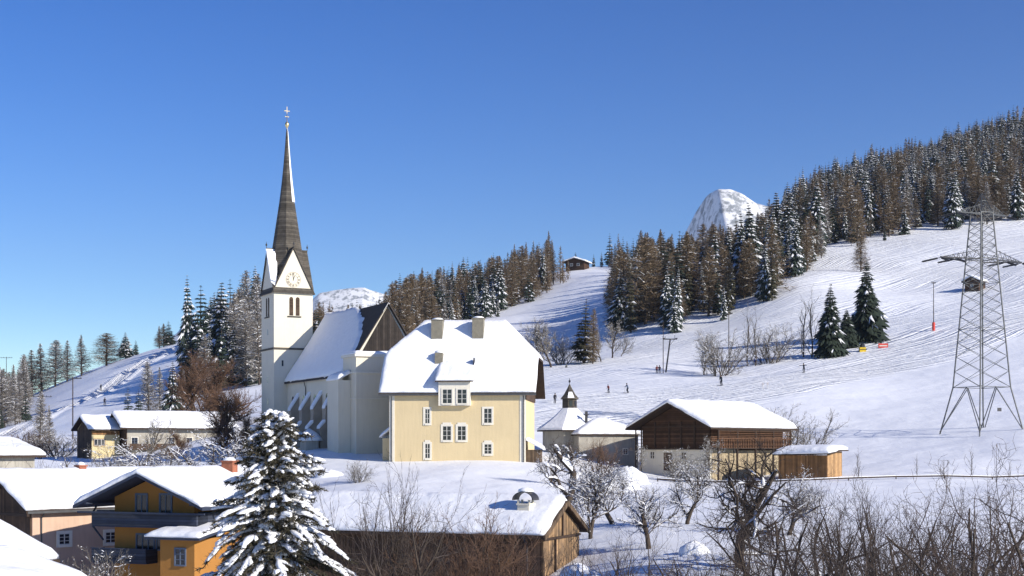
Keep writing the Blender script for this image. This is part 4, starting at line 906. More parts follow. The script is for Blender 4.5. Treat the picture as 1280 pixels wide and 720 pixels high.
for (px, D, yt, w, key, lab) in [
    (730, 345, 371, 1.7, 'spruce_tree-warm0', 'tall dark spruce on the slope behind the parsonage chimney side'), (741, 340, 385, .8, 'larch_tree-brown0', 'thin brown larch leaning into the tall spruce behind the parsonage'),
    (708, 335, 452, 1.3, 'spruce_tree-snowy1', 'tiny snow-dusted spruce below the bare trees behind the parsonage'),
    (720, 800, 314, 1.3, 'spruce_tree-plain2', 'lone spruce on the skyline left of the mountain hut'), (742, 815, 316, 1.0, 'spruce_tree-plain0', 'small spruce on the skyline right of the mountain hut'),
    (752, 815, 314, 1.0, 'spruce_tree-warm1', 'small olive spruce on the skyline before the saddle wood'),
    (160, 300, 481, 1.3, 'spruce_tree-plain1', 'small spruce above the long village house, left of a pair'), (173, 300, 484, 1.2, 'spruce_tree-plain2', 'small spruce above the long village house, right of a pair'),
    (216, 315, 449, 1.1, 'spruce_tree-snowy2', 'taller spruce above the right end of the long village house'), (186, 330, 452, 1.0, 'larch_tree-grey2', 'pale larch above the long village house between the spruces'), (200, 325, 458, 1.0, 'larch_tree-grey0', 'pale frosted larch left of the taller spruce above the village'),
    (228, 330, 462, 1.0, 'larch_tree-grey1', 'grey larch right of the taller spruce above the village'),
    (50, 255, 488, .8, 'larch_tree-grey2', 'slender grey larch left of the small cream village house'), (62, 262, 505, 1.0, 'larch_tree-grey1', 'short grey larch beside the slender one left of the village'),
    (1076, 470, 287, 1.3, 'larch_tree-brown1', 'reddish leafless tree behind the top of the large dark spruce'),
    (1272, 585, 205, 1.0, 'spruce_tree-snowy3', 'large spruce with heavy snow-bent boughs at the right edge of the picture'), (1240, 590, 215, 1.3, 'larch_tree-brown3', 'leafless brown tree standing before the forest right of the pylon top'),
    (1222, 600, 205, 1.3, 'larch_tree-brown2', 'rust-brown larch directly behind the pylon tip'), (1106, 545, 282, 1.1, 'spruce_tree-plain0', 'small dark spruce at the lower right corner of the golden larches'),
    (930, 440, 300, .9, 'larch_tree-brown0', 'pale-stemmed larch standing at the lower forest edge above the bushes'), (1191, 590, 244, .5, 'larch_tree-grey0', 'thin bare tree at the forest edge left of the pylon')]:
    base_top(key, px, 0, yt, D, lab, w)

# ------------------------------------------------------------------ finely built trees: trunk, crown, snow
def grow(seed, H, r0, levels=(7, 7, 6, 4), spread=.9, wig=.22, up=.12, trunk_frac=.35, stems=1, ratio=.62, lean=0.0, steps=6):
    R_ = random.Random(seed); S = []
    def br(p, d, L, r, lv):
        n = steps if lv == 0 else max(3, steps-lv); st = L/n; kids = levels[lv] if lv < len(levels) else 0; acc = 0
        for i in range(n):
            w = wig*(1 if lv else .7); d = Vector((d.x+R_.gauss(0, w), d.y+R_.gauss(0, w), d.z+R_.gauss(0, w)+up*(1 if lv else .6))).normalized()
            q = p+d*st; t = (i+1)/n; r1 = r*(1-.62/n*1.15) if i < n-1 else r*.55
            S.append((p, q, r, r1, lv)); p, r = q, r1
            lo = trunk_frac if lv == 0 else .12
            if t > lo and kids:
                acc += kids/(n*(1-lo)); c = int(acc); acc -= c
                for _ in range(c):
                    az = R_.random()*6.283; a_ = spread*(.6+.6*R_.random()); u = d.cross(Vector((math.cos(az), math.sin(az), .3))).normalized()
                    dd = (d*math.cos(a_)+u*math.sin(a_)).normalized(); br(p-d*st*R_.random(), dd, L*ratio*(1.15-.5*t)*(.6+.6*R_.random()), max(r*.62, .004), lv+1)
    for s in range(stems):
        az = s*2.4+R_.random(); a_ = (.12 if stems == 1 else .15+.38*R_.random())
        br(Vector((.25*math.cos(az), .25*math.sin(az), -.4)) if stems > 1 else Vector((0, 0, -.4)), Vector((math.sin(a_)*math.cos(az)+lean, math.sin(a_)*math.sin(az), math.cos(a_))).normalized(), H*(.75 if stems > 1 else .68)*(.75+.4*R_.random() if stems > 1 else 1), r0, 0)
    return S
def seg_mesh(name, S, k, m, grow_=1.0):
    p0 = np.array([s[0] for s in S]); p1 = np.array([s[1] for s in S]); r0 = np.array([s[2] for s in S])*grow_; r1 = np.array([s[3] for s in S])*grow_
    d = p1-p0; d /= np.linalg.norm(d, axis=1)[:,None]+1e-9; ref = np.where(np.abs(d[:,2:3]) < .9, np.array([[0,0,1.]]), np.array([[1.,0,0]]))
    u = np.cross(d, ref); u /= np.linalg.norm(u, axis=1)[:,None]; w = np.cross(d, u); t = np.arange(k)*2*np.pi/k
    ring = lambda p, r: p[:,None]+r[:,None,None]*(u[:,None]*np.cos(t)[None,:,None]+w[:,None]*np.sin(t)[None,:,None])
    v = np.stack([ring(p0-d*r0[:,None]*.3, r0), ring(p1, r1)], 1).reshape(-1, 3)
    i = np.arange(k); j = (i+1) % k; f = np.stack([i, j, k+j, k+i], -1); f = (f[None]+(np.arange(len(S))*2*k)[:,None,None]).reshape(-1, 4)
    return np_mesh(name, v, f, m, smooth=True)
def snow_mesh(name, S, seed, amt, wmul=1.15, h=1.3, rmin=.0, hmin=.02):
    """little loaves of snow lying along the tops of the branches"""
    R_ = np.random.RandomState(seed); T = [s for s in S if s[2] >= rmin and abs((s[1]-s[0]).normalized().z) < .82 and R_.rand() < amt]
    if not T: T = S[:1]
    p0 = np.array([s[0] for s in T]); p1 = np.array([s[1] for s in T]); r0 = np.array([s[2] for s in T]); r1 = np.array([s[3] for s in T])
    d = p1-p0; s_ = np.cross(d, [0,0,1.]); s_ /= np.linalg.norm(s_, axis=1)[:,None]+1e-9; up_ = np.array([[0,0,1.]])
    def pt(p, r, a_, hh): return p+s_*(a_*(r[:,None]*wmul+.006))+up_*(hh*(r[:,None]*h+hmin)+r[:,None]*.35)
    v = np.stack([pt(p0, r0, -1, 0), pt(p0, r0, 0, .9), pt(p0, r0, 1, 0), pt((p0+p1)/2, (r0+r1)/2, -1.1, 0), pt((p0+p1)/2, (r0+r1)/2, 0, 1.6), pt((p0+p1)/2, (r0+r1)/2, 1.1, 0), pt(p1, r1, -1, 0), pt(p1, r1, 0, .7), pt(p1, r1, 1, 0)], 1).reshape(-1, 3)
    f = np.array([(0,1,4,3),(1,2,5,4),(3,4,7,6),(4,5,8,7)]); f = (f[None]+(np.arange(len(T))*9)[:,None,None]).reshape(-1, 4)
    return np_mesh(name, v, f, TSNOW, smooth=True)
FINE = {}; TWIGF = mat('fruit_twigs', (.085, .068, .055), .9, .15, 3)
def fine(key, H, S, bark, twig, snow, wm=1.15, hh=1.3, hmin=.02, g=1.0, rmin=0.):
    lv = [s for s in S if s[4] == 0 or s[2] > .05]; tw = [s for s in S if not (s[4] == 0 or s[2] > .05)]
    top = max(float(np.percentile([s[1].z for s in S], 98.5)), .1)
    FINE[key] = (seg_mesh('trunk', lv, 6, bark), seg_mesh('crown', tw, 3, twig, g), snow_mesh('snow', S, len(S), snow, wm, hh, rmin, hmin) if snow else None, top)
fine('fruit0', 6, grow(1, 6.5, .20, (9, 8, 7, 4), 1.0, .26, .10, .22, ratio=.66), BARK, TWIGF, .7, hmin=.01, rmin=.004, g=1.1)
fine('fruit1', 6, grow(2, 6.5, .17, (9, 8, 7, 4), .95, .24, .12, .25, ratio=.66), BARK, TWIGF, .65, hmin=.01, rmin=.004, g=1.1)
fine('dark', 8, grow(3, 9, .27, (9, 8, 7, 4), 1.05, .26, .06, .30, ratio=.66, lean=.12), BARK, mat('dark_twigs', (.045, .035, .03), .9, .15, 3), .3, g=1.35, rmin=.03)
fine('gnarl', 5, grow(4, 5, .17, (6, 6, 5, 3), 1.0, .34, .10, .2, ratio=.62), BARK, TWIG, .55, wm=1.4, hh=1.6, hmin=.04, rmin=.012)
for i in range(4): fine('shrub%d' % i, 5, grow(20+i, 5.2, .035, (9, 5, 2), .55, .16, .10, .12, stems=9, ratio=.52, steps=7), BARK, TWIG, 0, g=1.0)
for i in range(2): fine('thicket%d' % i, 5, grow(30+i, 5.2, .05, (8, 6, 4), .95, .22, .05, .1, stems=5, ratio=.58, steps=7), BARK, mat('thicket_twigs%d' % i, (.09, .07, .06) if i == 0 else (.085, .06, .052), .9, .15, 3), 0, g=1.0)
fine('brown', 8, grow(40, 8, .14, (12, 11, 9, 5), .9, .22, .10, .12, ratio=.60), BARK, TWIGR, .12, g=2.0, rmin=.01)
fine('sapling', 4, grow(41, 4.5, .03, (12, 5, 2), .5, .10, .15, .2, ratio=.35, steps=9), BARK, TWIGG, .0)
fine('pale', 7, grow(42, 7, .11, (9, 8, 6, 3), .8, .22, .14, .25, ratio=.6), BARK, TWIGG, .12, g=1.5)
fine('bush', 4, grow(43, 4.5, .04, (8, 7, 5), .7, .2, .10, .1, stems=9, ratio=.55), BARK, TWIGG, .1, g=1.4)
fine('bushbrown', 4, grow(44, 4.5, .04, (9, 7, 5), .7, .2, .10, .1, stems=9, ratio=.55), BARK, TWIGR, 0, g=1.15)
def place(key, px, D, ytop, label, cat='tree', name='bare_tree', group=None, wide=1.0, rot=None, dz=-.1):
    tr, cr, sn, top = FINE[key]; p = at(px, D); s = (P(px, ytop, D).z-p.z)/top
    r = thing(name, label, cat, (p.x, p.y, p.z+dz), math.degrees(rnd.random()*6.28) if rot is None else rot, group); r.scale = (s*wide, s*wide, s)
    link('trunk', tr, r); c = link('crown', cr, r)
    if sn: link('snow', sn, r)
    return r
PL_ = place
PL_('gnarl', 700, 112, 545, 'gnarled snow-laden fruit tree on the mound between parsonage porch and low barn', wide=1.25, rot=20)
PL_('fruit1', 738, 97, 577, 'bare fruit tree with snowy twigs just right of the low barn gable', wide=1.0, rot=50)
PL_('fruit0', 812, 88, 590, 'snow-dusted fruit tree with dense twigs in the middle of the white meadow', wide=1.0, rot=140)
PL_('dark', 926, 78, 548, 'large dark crooked tree with a leaning trunk in front of the farm barn', wide=1.05, rot=200)
PL_('fruit0', 768, 104, 566, 'fruit tree with frosted twigs before the snow heaps, right of the gable tree', rot=250, wide=1.1)
PL_('fruit1', 858, 100, 575, 'frosted fruit tree between the dense one and the dark crooked tree', rot=330, wide=1.1)
PL_('fruit0', 985, 92, 585, 'frosted tree behind the thicket, below the honey-coloured shed', rot=90, wide=1.1)
PL_('fruit1', 688, 138, 556, 'small frosted tree beside the parsonage porch', rot=10, wide=1.1)
PL_('bushbrown', 750, 152, 545, 'brown twiggy bush in front of the flat-roofed outbuilding', 'bush', 'bare_bush', wide=1.2)
PL_('fruit1', 775, 120, 590, 'small snowy tree behind the two fruit trees, beside the snow-covered hummocks', rot=300)
PL_('shrub0', 474, 70, 582, 'tall many-stemmed shrub rising in front of the low barn roof', 'shrub', 'bare_shrub', wide=.8)
PL_('thicket0', 500, 66, 612, 'thin bare tree right of the many-stemmed shrub, snow clots in its fork', rot=100, wide=.8)
PL_('bush', 447, 142, 575, 'small bare bush on the snow mound left below the parsonage', 'bush', 'bare_bush', wide=1.3)
PL_('bushbrown', 575, 70, 638, 'tangled brown bush in front of the dark barn wall', 'bush', 'bare_bush', wide=1.1)
PL_('shrub1', 545, 66, 650, 'lower bare shrub left of the tangled brown bush', 'shrub', 'bare_shrub')
PL_('bushbrown', 612, 68, 662, 'low brown bush before the shuttered barn window', 'bush', 'bare_bush')
PL_('pale', 880, 160, 545, 'thin bare tree at the corner of the farm barn', rot=40, wide=.8)
PL_('bush', 846, 158, 560, 'small bare bush before the white barn base', 'bush', 'bare_bush')
PL_('bush', 992, 188, 510, 'snow-dusted bush behind the honey-coloured shed', 'bush', 'bare_bush', wide=1.5)
PL_('pale', 800, 165, 555, 'spindly tree left of the barn rack', rot=70, wide=.7)
for px, yt, lab in ((1072, 558, 'sapling right of the honey-coloured shed'), (1146, 566, 'sapling at the low fence, second from the shed'), (1180, 572, 'short sapling at the low fence, third from the shed'), (1215, 556, 'taller sapling at the low fence below the pylon'), (1262, 570, 'sapling at the low fence near the right edge')):
    PL_('sapling', px, 159, yt, 'leafless '+lab, 'sapling', 'sapling', wide=1.5)
TH = [  # thicket along the lower right: px, D, top row, kit
 (1275, 46, 575, 'thicket1', 'tallest thicket shrub at the right edge'), (1238, 54, 588, 'thicket0', 'shrub with upright whips under the pylon'), (1196, 50, 600, 'shrub2', 'dense shrub left of the tall one under the pylon'),
 (1160, 52, 592, 'thicket1', 'broad shrub with arching dark branches under the pylon shadow'), (1114, 58, 602, 'shrub3', 'fine upright shrub below the second fence sapling'), (1085, 62, 606, 'shrub0', 'fine-twigged upright shrub below the shed'),
 (1045, 56, 640, 'thicket0', 'lower shrub between the crooked tree and the upright shrubs'), (1005, 64, 596, 'thicket1', 'wide shrub right of the dark crooked tree'), (968, 58, 618, 'thicket0', 'shrub growing through the right limbs of the crooked tree'),
 (895, 56, 652, 'shrub1', 'shrub at the foot of the dark crooked tree, left side'), (842, 60, 662, 'thicket1', 'low shrub below the snow-dusted fruit tree'), (784, 58, 655, 'shrub2', 'upright shrub between the two fruit trees at the bottom'),
 (745, 62, 672, 'shrub3', 'low shrub below the fruit tree beside the barn gable'), (940, 48, 676, 'thicket1', 'front shrub at the bottom under the crooked tree'), (1022, 46, 664, 'shrub1', 'front shrub at the bottom between two wider shrubs'),
 (1068, 44, 668, 'thicket0', 'front shrub at the bottom below the shed'), (1136, 44, 645, 'shrub0', 'front shrub with many whips at the bottom below the broad one'), (1215, 42, 640, 'thicket1', 'front shrub at the bottom beneath the pylon'),
 (985, 44, 688, 'shrub3', 'lowest shrub at the bottom, right of the crooked trunk'), (870, 50, 690, 'thicket0', 'lowest shrub at the bottom, left of the crooked trunk'), (1178, 40, 672, 'shrub2', 'lowest shrub at the bottom right, amid the thicket'), (1262, 38, 655, 'thicket0', 'lowest shrub in the bottom right corner')]
for px, D_, yt, k, lab in TH: PL_(k, px, D_, yt-4, 'leafless '+lab, 'shrub', 'bare_shrub', wide=rnd.uniform(.95, 1.25))
PL_('shrub2', 33, 128, 560, 'bare shrub standing against the white snow of the snowed-in building', 'shrub', 'bare_shrub')
PL_('fruit0', 262, 148, 522, 'bare tree with white snow-lined limbs behind the chalet ridge', rot=10, wide=1.3)
PL_('fruit0', 232, 140, 548, 'lower bare tree with snowy limbs left of the taller one behind the chalet', rot=200, wide=1.2)
PL_('brown', 277, 195, 486, 'rust-brown leafless tree between the long house and the church tower', wide=1.25)
PL_('brown', 310, 190, 520, 'smaller rust-brown tree close to the foot of the tower', wide=1.1)
PL_('brown', 246, 250, 442, 'big brown leafless tree above the right end of the long village house', wide=1.1)
PL_('brown', 272, 262, 452, 'second big brown tree, right of the first above the village', wide=1.15)
PL_('brown', 222, 190, 538, 'brown bush-like tree in front of the long house', wide=1.2)
PL_('bush', 140, 150, 562, 'grey bush between pink house roof and the village houses', 'bush', 'bare_bush', wide=1.6)
PL_('bush', 165, 152, 558, 'grey bush with snowy twigs above the chalet roof', 'bush', 'bare_bush', wide=1.5)
PL_('pale', 178, 185, 520, 'frosted bare tree in front of the long village house', wide=1.0)
PL_('bushbrown', 22, 245, 535, 'reddish-brown bush at the foot of the ski run, far left', 'bush', 'bare_bush', wide=2.0)
PL_('bush', 72, 235, 535, 'grey thicket bush left of the cream village house', 'bush', 'bare_bush', wide=1.8)
PL_('bushbrown', 48, 225, 548, 'brown bush below the slender larch, left of the village', 'bush', 'bare_bush', wide=1.8)
PL_('bushbrown', 150, 120, 700, 'low withered bush in the yard before the pink house', 'bush', 'bare_bush', wide=1.0)
PL_('bush', 108, 92, 690, 'snow-flecked bush in the yard left of the chalet balcony', 'bush', 'bare_bush', wide=1.3)
for px, D_, yt, k, w, lab in ((676, 345, 402, 'pale', 1.0, 'leftmost bare tree right of the parsonage gable'), (690, 340, 398, 'pale', 1.1, 'tallest bare tree in the group right of the parsonage gable'), (703, 350, 412, 'bush', 1.3, 'bare bush-like tree left of the tall dark spruce'),
    (752, 345, 408, 'pale', 1.0, 'bare tree directly right of the tall dark spruce'), (765, 352, 402, 'pale', 1.1, 'bare tree second right of the tall dark spruce'), (776, 356, 418, 'pale', 1.1, 'small bare tree third right of the tall dark spruce'),
    (880, 305, 412, 'pale', 1.0, 'slim bare tree left in the group of bushes on the run'), (899, 300, 416, 'bush', 1.3, 'round bare bush in the middle of the ski slope, left'), (963, 318, 406, 'bush', 1.35, 'round bare bush in the middle of the ski slope, right'),
    (936, 318, 378, 'sapling', 1.4, 'tall thin birch between the two round bushes'), (943, 316, 384, 'sapling', 1.4, 'second thin birch close to the tall one'), (1004, 322, 372, 'sapling', 2.0, 'pale thin tree left of the two dark spruces'), (1013, 320, 360, 'sapling', 1.6, 'tallest pale thin tree left of the two dark spruces'),
    (640, 620, 395, 'pale', 1.2, 'small bare tree on the snow edge above the parsonage roof')):
    PL_(k, px, D_, yt, lab, 'tree', 'bare_tree', wide=w)

# medium spruces with separate trunk and crown
def split_spruce(px, D, yt, label, seed, R, snow, m, levels=34, per=11):
    p = at(px, D); H = P(px, yt, D).z-p.z; A = spruce_arr(seed, H, R, levels, per, snow, .9, bare=.04, ssize=.7); v, f, s = A
    r = thing('spruce_tree', label, 'spruce', (p.x, p.y, p.z-.2))
    link('crown', np_mesh('crown', v, f[s == 0], m), r); link('trunk', np_mesh('trunk', v, f[s == 2], BARK), r)
    if (s == 1).any(): link('snow', np_mesh('snow', v, f[s == 1], TSNOW), r)
split_spruce(1083, 335, 321, 'larger of the two dark spruces standing on the open ski slope', 301, 5.0, .10, NEEDLE2)
split_spruce(1038, 318, 352, 'smaller of the two dark spruces on the open ski slope', 302, 3.9, .14, NEEDLE2)
split_spruce(1058, 330, 385, 'short dark spruce squeezed between the two spruces on the open slope', 303, 3.2, .12, NEEDLE2)

# the big snow-laden spruce in the foreground
def hero_spruce():
    D_, px, yt = 66, 345, 522; p = at(px, D_); H = P(px, yt, D_).z-p.z+.3; R_ = np.random.RandomState(77); q = random.Random(5)
    root = thing('spruce_tree', 'large snow-laden spruce in the foreground between chalet and low barn', 'spruce', (p.x, p.y, p.z))
    b = MB(); b.bar((0, 0, -.5), (0, 0, H*.95), .22, 8, .03); obj('trunk', b, BARK, root)
    tv, tf, wood = [], [], []; lumps = []
    n_lv = 35
    for i in range(n_lv):
        t = (i+.5)/n_lv; z = .6+(H-.7)*t**.95; Rl = 4.25*(1-t)**.62*(.9+.2*q.random())+.12
        n = max(6, int(16-9*t)); off = q.random()*6.28
        for j in range(n):
            az = off+(j+.6*q.random())*6.283/n; L = Rl*(.62+.5*q.random())*(1+.16*math.sin(az*3+i*.5)); ca, sa = math.cos(az), math.sin(az)
            droop = .42*(1-t)+.12; rise = .30*t+.12
            pts = []; dj = .30*(q.random()-.35); kb = q.choice((.2, .8, 1.2, 1.4));  wv = .05+.07*q.random()
            for s in range(7):
                u = s/6; pts.append(Vector((ca*L*u, sa*L*u, z+L*(rise*u-(droop+dj)*u*u*1.5+.16*max(0, u-.7))+wv*math.sin(u*5+az*3))))
            for a_, b_ in zip(pts, pts[1:]): wood.append((a_, b_, .035*(1-.6*t), .02, 1))
            side = Vector((-sa, ca, 0)); m = int(5+8*L/3.2)
            for k in range(m):
                u = .15+.85*(k+q.random())/m; f_ = u*6; i0 = min(int(f_), 5); c = pts[i0].lerp(pts[i0+1], f_-i0); sgn = 1 if k % 2 else -1
                l2 = (.22+.42*L*(1-u)*.55+.12)*(.7+.5*q.random()); d = (Vector((ca, sa, 0))*(.6+.5*u)+side*sgn*(1.0-.5*u)+Vector((0, 0, -.35-.2*q.random()))).normalized()
                tipp = c+d*l2; nn = 20
                a0 = np.array(c); dv = np.array(d); uu = R_.rand(nn)
                base = a0+dv*l2*uu[:,None]; nd = dv*.7+R_.randn(nn, 3)*.6+np.array([0,0,.08]); nd /= np.linalg.norm(nd, axis=1)[:,None]; sl = np.cross(nd, R_.randn(nn, 3)); sl /= np.linalg.norm(sl, axis=1)[:,None]
                w_ = .026; ln = (.16+.17*R_.rand(nn))
                tv.append(np.stack([base-sl*w_, base+sl*w_, base+nd*ln[:,None]], 1).reshape(-1, 3))
                if q.random() < .34*kb: lumps.append((c.lerp(tipp, .3+.4*q.random())+Vector((0, 0, .04)), d, l2*.42, .07+.06*q.random()+.07*(1-t), .06+.05*q.random()))
            for s in range(2, 7):
                if q.random() < (.60 if t < .8 else .45)*kb:
                    d = (pts[s]-pts[s-1]).normalized(); lumps.append((pts[s-1].lerp(pts[s], q.random())+Vector((0, 0, .07)), d, L*.13+.08+.08*q.random(), .10+.20*q.random()*(1-t)+.03, .08+.08*q.random()))
    v = np.concatenate(tv); f = np.arange(len(v)).reshape(-1, 3)
    cr = link('crown', np_mesh('crown', v, f, mat('near_spruce_needles', (.085, .072, .045), .8, .25, 3, col2=(.032, .031, .02))), root)
    link('branches', seg_mesh('branches', wood, 4, BARK), root)
    bm = bmesh.new(); bmesh.ops.create_icosphere(bm, subdivisions=2, radius=1); sv = np.array([x.co[:] for x in bm.verts]); sf = np.array([[x.index for x in y.verts] for y in bm.faces]); bm.free()
    vs, fs = [], []
    for k, (c, d, a_, w_, h_) in enumerate(lumps):
        s = Vector((-d.y, d.x, 0)); s = s.normalized() if s.length > .01 else Vector((1, 0, 0)); up_ = s.cross(d)*(-1); up_ = up_ if up_.z > 0 else -up_
        dis = 1+.28*np.sin(sv[:,0]*3.1+k)*np.cos(sv[:,1]*2.7+k*1.7)+.15*np.sin(sv[:,0]*6+sv[:,1]*5+k*.7)+.1*R_.randn(len(sv))*.5
        zz = np.where(sv[:,2] > 0, sv[:,2], sv[:,2]*.35)
        vs.append(np.array(c)+(sv[:,0]*dis*a_)[:,None]*np.array(d)+(sv[:,1]*dis*w_)[:,None]*np.array(s)+(zz*dis*h_)[:,None]*np.array(up_)); fs.append(sf+k*len(sv))
    link('snow', np_mesh('snow', np.concatenate(vs), np.concatenate(fs), SNOWH, smooth=True), root)
SNOWH = mat('snow_on_boughs', (.86, .87, .90), .6, .02, 6, .5, 12, spec=.2, dist=.04)
hero_spruce()

# ------------------------------------------------------------------ electricity pylon
def pylon():
    b0 = at(1227, 200); b0.z = P(1227, 536, 200).z
    t = thing('electricity_pylon', 'tall grey lattice electricity pylon standing on the snowfield at the right', 'pylon', b0, 24)
    def half(z): return float(np.interp(z, [-.8, 0, 5.9, 24.1, 30.7, 33.4], [4.1, 3.95, 2.75, 1.5, 1.05, .05]))
    cs = [(-1, -1), (1, -1), (1, 1), (-1, 1)]
    def c(i, z): h = half(z); return Vector((cs[i % 4][0]*h, cs[i % 4][1]*h, z))
    for i in range(4):
        b = MB(); zs = [gz(b0.x, b0.y)-b0.z-1.2 if 0 else -1.2, 5.9, 24.1, 30.7, 33.4]
        for z0, z1 in zip(zs, zs[1:]): b.bar(c(i, z0), c(i, z1), .10, 4)
        lg = obj('leg', b, METAL, t)
    for f_ in range(4):
        b = MB(); A = lambda z: c(f_, z); B = lambda z: c(f_+1, z)
        mid = (A(5.9)+B(5.9))/2; b.bar(A(5.9), B(5.9), .06); b.bar(mid, A(-.5), .07); b.bar(mid, B(-.5), .07)
        zs = [5.9]; 
        while zs[-1] < 30.2: zs.append(zs[-1]+max(1.05, half(zs[-1])*.82))
        zs[-1] = 30.7
        for k, (z0, z1) in enumerate(zip(zs, zs[1:])):
            b.bar(A(z0), B(z1), .035); b.bar(B(z0), A(z1), .035)
            if k % 4 == 0: b.bar(A(z0), B(z0), .04)
        b.bar(A(24.1), B(24.1), .08); b.bar(A(30.7), B(30.7), .08); b.bar(A(32.4), B(32.4), .05); b.bar(A(30.7), B(32.4), .045); b.bar(B(30.7), A(32.4), .045)
        obj('bracing', b, METAL, t)
    for z, L in ((23.9, 7.4), (30.4, 4.4)):
        for s in (-1, 1):
            b = MB(); h = half(z); tipx = Vector((s*L, 0, z+.15))
            for y in (-h, h):
                b.bar((s*h, y, z), tipx, .12); b.bar((s*h, y, z+1.3), tipx, .05)
                n = 5
                for k in range(n):
                    u0, u1 = k/n, (k+.5)/n
                    a0 = Vector((s*h, y, z)).lerp(tipx, u0); a1 = Vector((s*h, y, z+1.5)).lerp(tipx, u1); a2 = Vector((s*h, y, z)).lerp(tipx, (k+1)/n); b.bar(a0, a1, .035); b.bar(a1, a2, .035)
            for k in range(1, 5): u = k/5; b.bar(Vector((s*h, -h, z)).lerp(tipx, u), Vector((s*h, h, z)).lerp(tipx, u), .035)
            arm = obj('crossarm', b, METALD if z < 30 else METAL, t)
            for pos in ((1.0, .62) if z < 30 else (1.0,)):
                for dy in (-1, 1):
                    b = MB(); a0 = Vector((s*L*pos, 0, z+.05)); a1 = a0+Vector((-.9, 2.9*dy, -.85 if dy < 0 else -.3))
                    for k in range(12): q = a0.lerp(a1, .18+.8*k/12); q2 = a0.lerp(a1, .18+.8*(k+.6)/12); b.bar(q, q2, .17, 6, .10)
                    b.bar(a0, a1, .05); obj('insulator', b, METALD, arm)
    b = MB(); b.box(-.35, .35, -half(2.6)-.12, -half(2.6)-.05, 2.4, 2.9); obj('warning_sign', b, METALD, t)
pylon()

# ------------------------------------------------------------------ poles, lift, fence
def pole(name, label, cat, px, yb, yt, D, r=.12, arm=0, base=None, lean=0., m=None):
    p = at(px, D); H = P(px, yt, D).z-p.z; t = thing(name, label, cat, p, 0); b = MB(); b.bar((0, 0, -.5), (lean*H, 0, H), r, 6, r*.7); obj('pole', b, m or BEAM, t)
    if arm:
        b = MB(); b.box(lean*H-arm, lean*H+arm, -.07, .07, H-.45, H-.3); 
        for s in (-.9, -.45, .45, .9): b.box(lean*H+s*arm-.05, lean*H+s*arm+.05, -.05, .05, H-.3, H-.05)
        obj('crossarm', b, METALD, t)
    if base: b = MB(); b.lathe([(.34, -.3), (.36, 1.9), (.22, 2.0)], 10); obj('safety_pad', b, base, t)
    return t
pole('utility_pole', 'thin wooden pole with a red safety pad on the ski slope left of the pylon', 'pole', 1167, 417, 352, 338, .11, .5, RED)
pole('utility_pole', 'thin pole with a small crossarm above the left round bush on the slope', 'pole', 911, 459, 390, 305, .10, .8)
pole('utility_pole', 'slender bare mast just left of the drag lift support', 'pole', 829, 460, 403, 306, .09)
pole('utility_pole', 'tall utility pole with a wide crossarm above the cream village house', 'pole', 91, 520, 471, 300, .14, 1.9)
pole('utility_pole', 'faint distant pole with crossarm on the slope at the far left', 'pole', 8, 520, 446, 560, .16, 2.4, m=METAL)
pole('utility_pole', 'utility pole with crossarms among the grey trees at the left', 'pole', 53, 540, 494, 330, .14, 2.2)
pole('marker_pole', 'thin black pole on the snow slope left of the church tower', 'pole', 320, 505, 487, 330, .07, m=METALD)
p = at(832, 308); t = thing('lift_tower', 'leaning drag lift support with a T-shaped crossbar on the ski slope', 'lift support', p)
b = MB(); H = P(838, 424, 308).z-p.z; b.bar((0, 0, -.5), (1.0, 0, H), .20, 8, .16); obj('post', b, METALD, t)
b = MB(); b.box(-.5, 2.5, -.12, .12, H-.1, H+.12); b.bar((-.1, 0, H), (-.1, 0, H+.7), .05); b.bar((2.0, 0, H), (2.0, 0, H+.9), .05); b.bar((.9, 0, H-1.4), (2.0, 0, H), .05); obj('crossbar', b, METALD, t)
for s in (-.4, 2.4): b = MB(); b.lathe([(.28, -.05), (.28, .05)], 12, (s, 0, H+.2)); obj('pulley', b, METALD, t)
# low snowy fence across the meadow
def fence(label, pts, h=.9, sp=2.6):
    t = thing('rail_fence', label, 'fence', pts[0]); o0 = Vector(pts[0]); rails = MB(); sn = MB()
    for a_, b_ in zip(pts, pts[1:]):
        n = max(1, int((b_-a_).length/sp))
        for i in range(n+1):
            q = a_.lerp(b_, i/n); g = gz(q.x, q.y); q = Vector((q.x, q.y, g))-o0
            if i < n: pb = MB(); pb.bar(q+Vector((0, 0, -.4)), q+Vector((0, 0, h+.12)), .06, 5); obj('post', pb, BEAM, t)
            if i:
                rails.bar(prev+Vector((0, 0, h-.03)), q+Vector((0, 0, h-.03)), .10, 5)
                sn.bar(prev+Vector((0, 0, h+.04)), q+Vector((0, 0, h+.05)), .075, 5)
            prev = q
    obj('rail', rails, BEAM, t); obj('snow', sn, TSNOW, t)
fence('low dark rail fence half buried in snow below barn and pylon', [at(822, 156), at(1000, 152), at(1120, 155), at(1300, 157)], .32, 5.0)
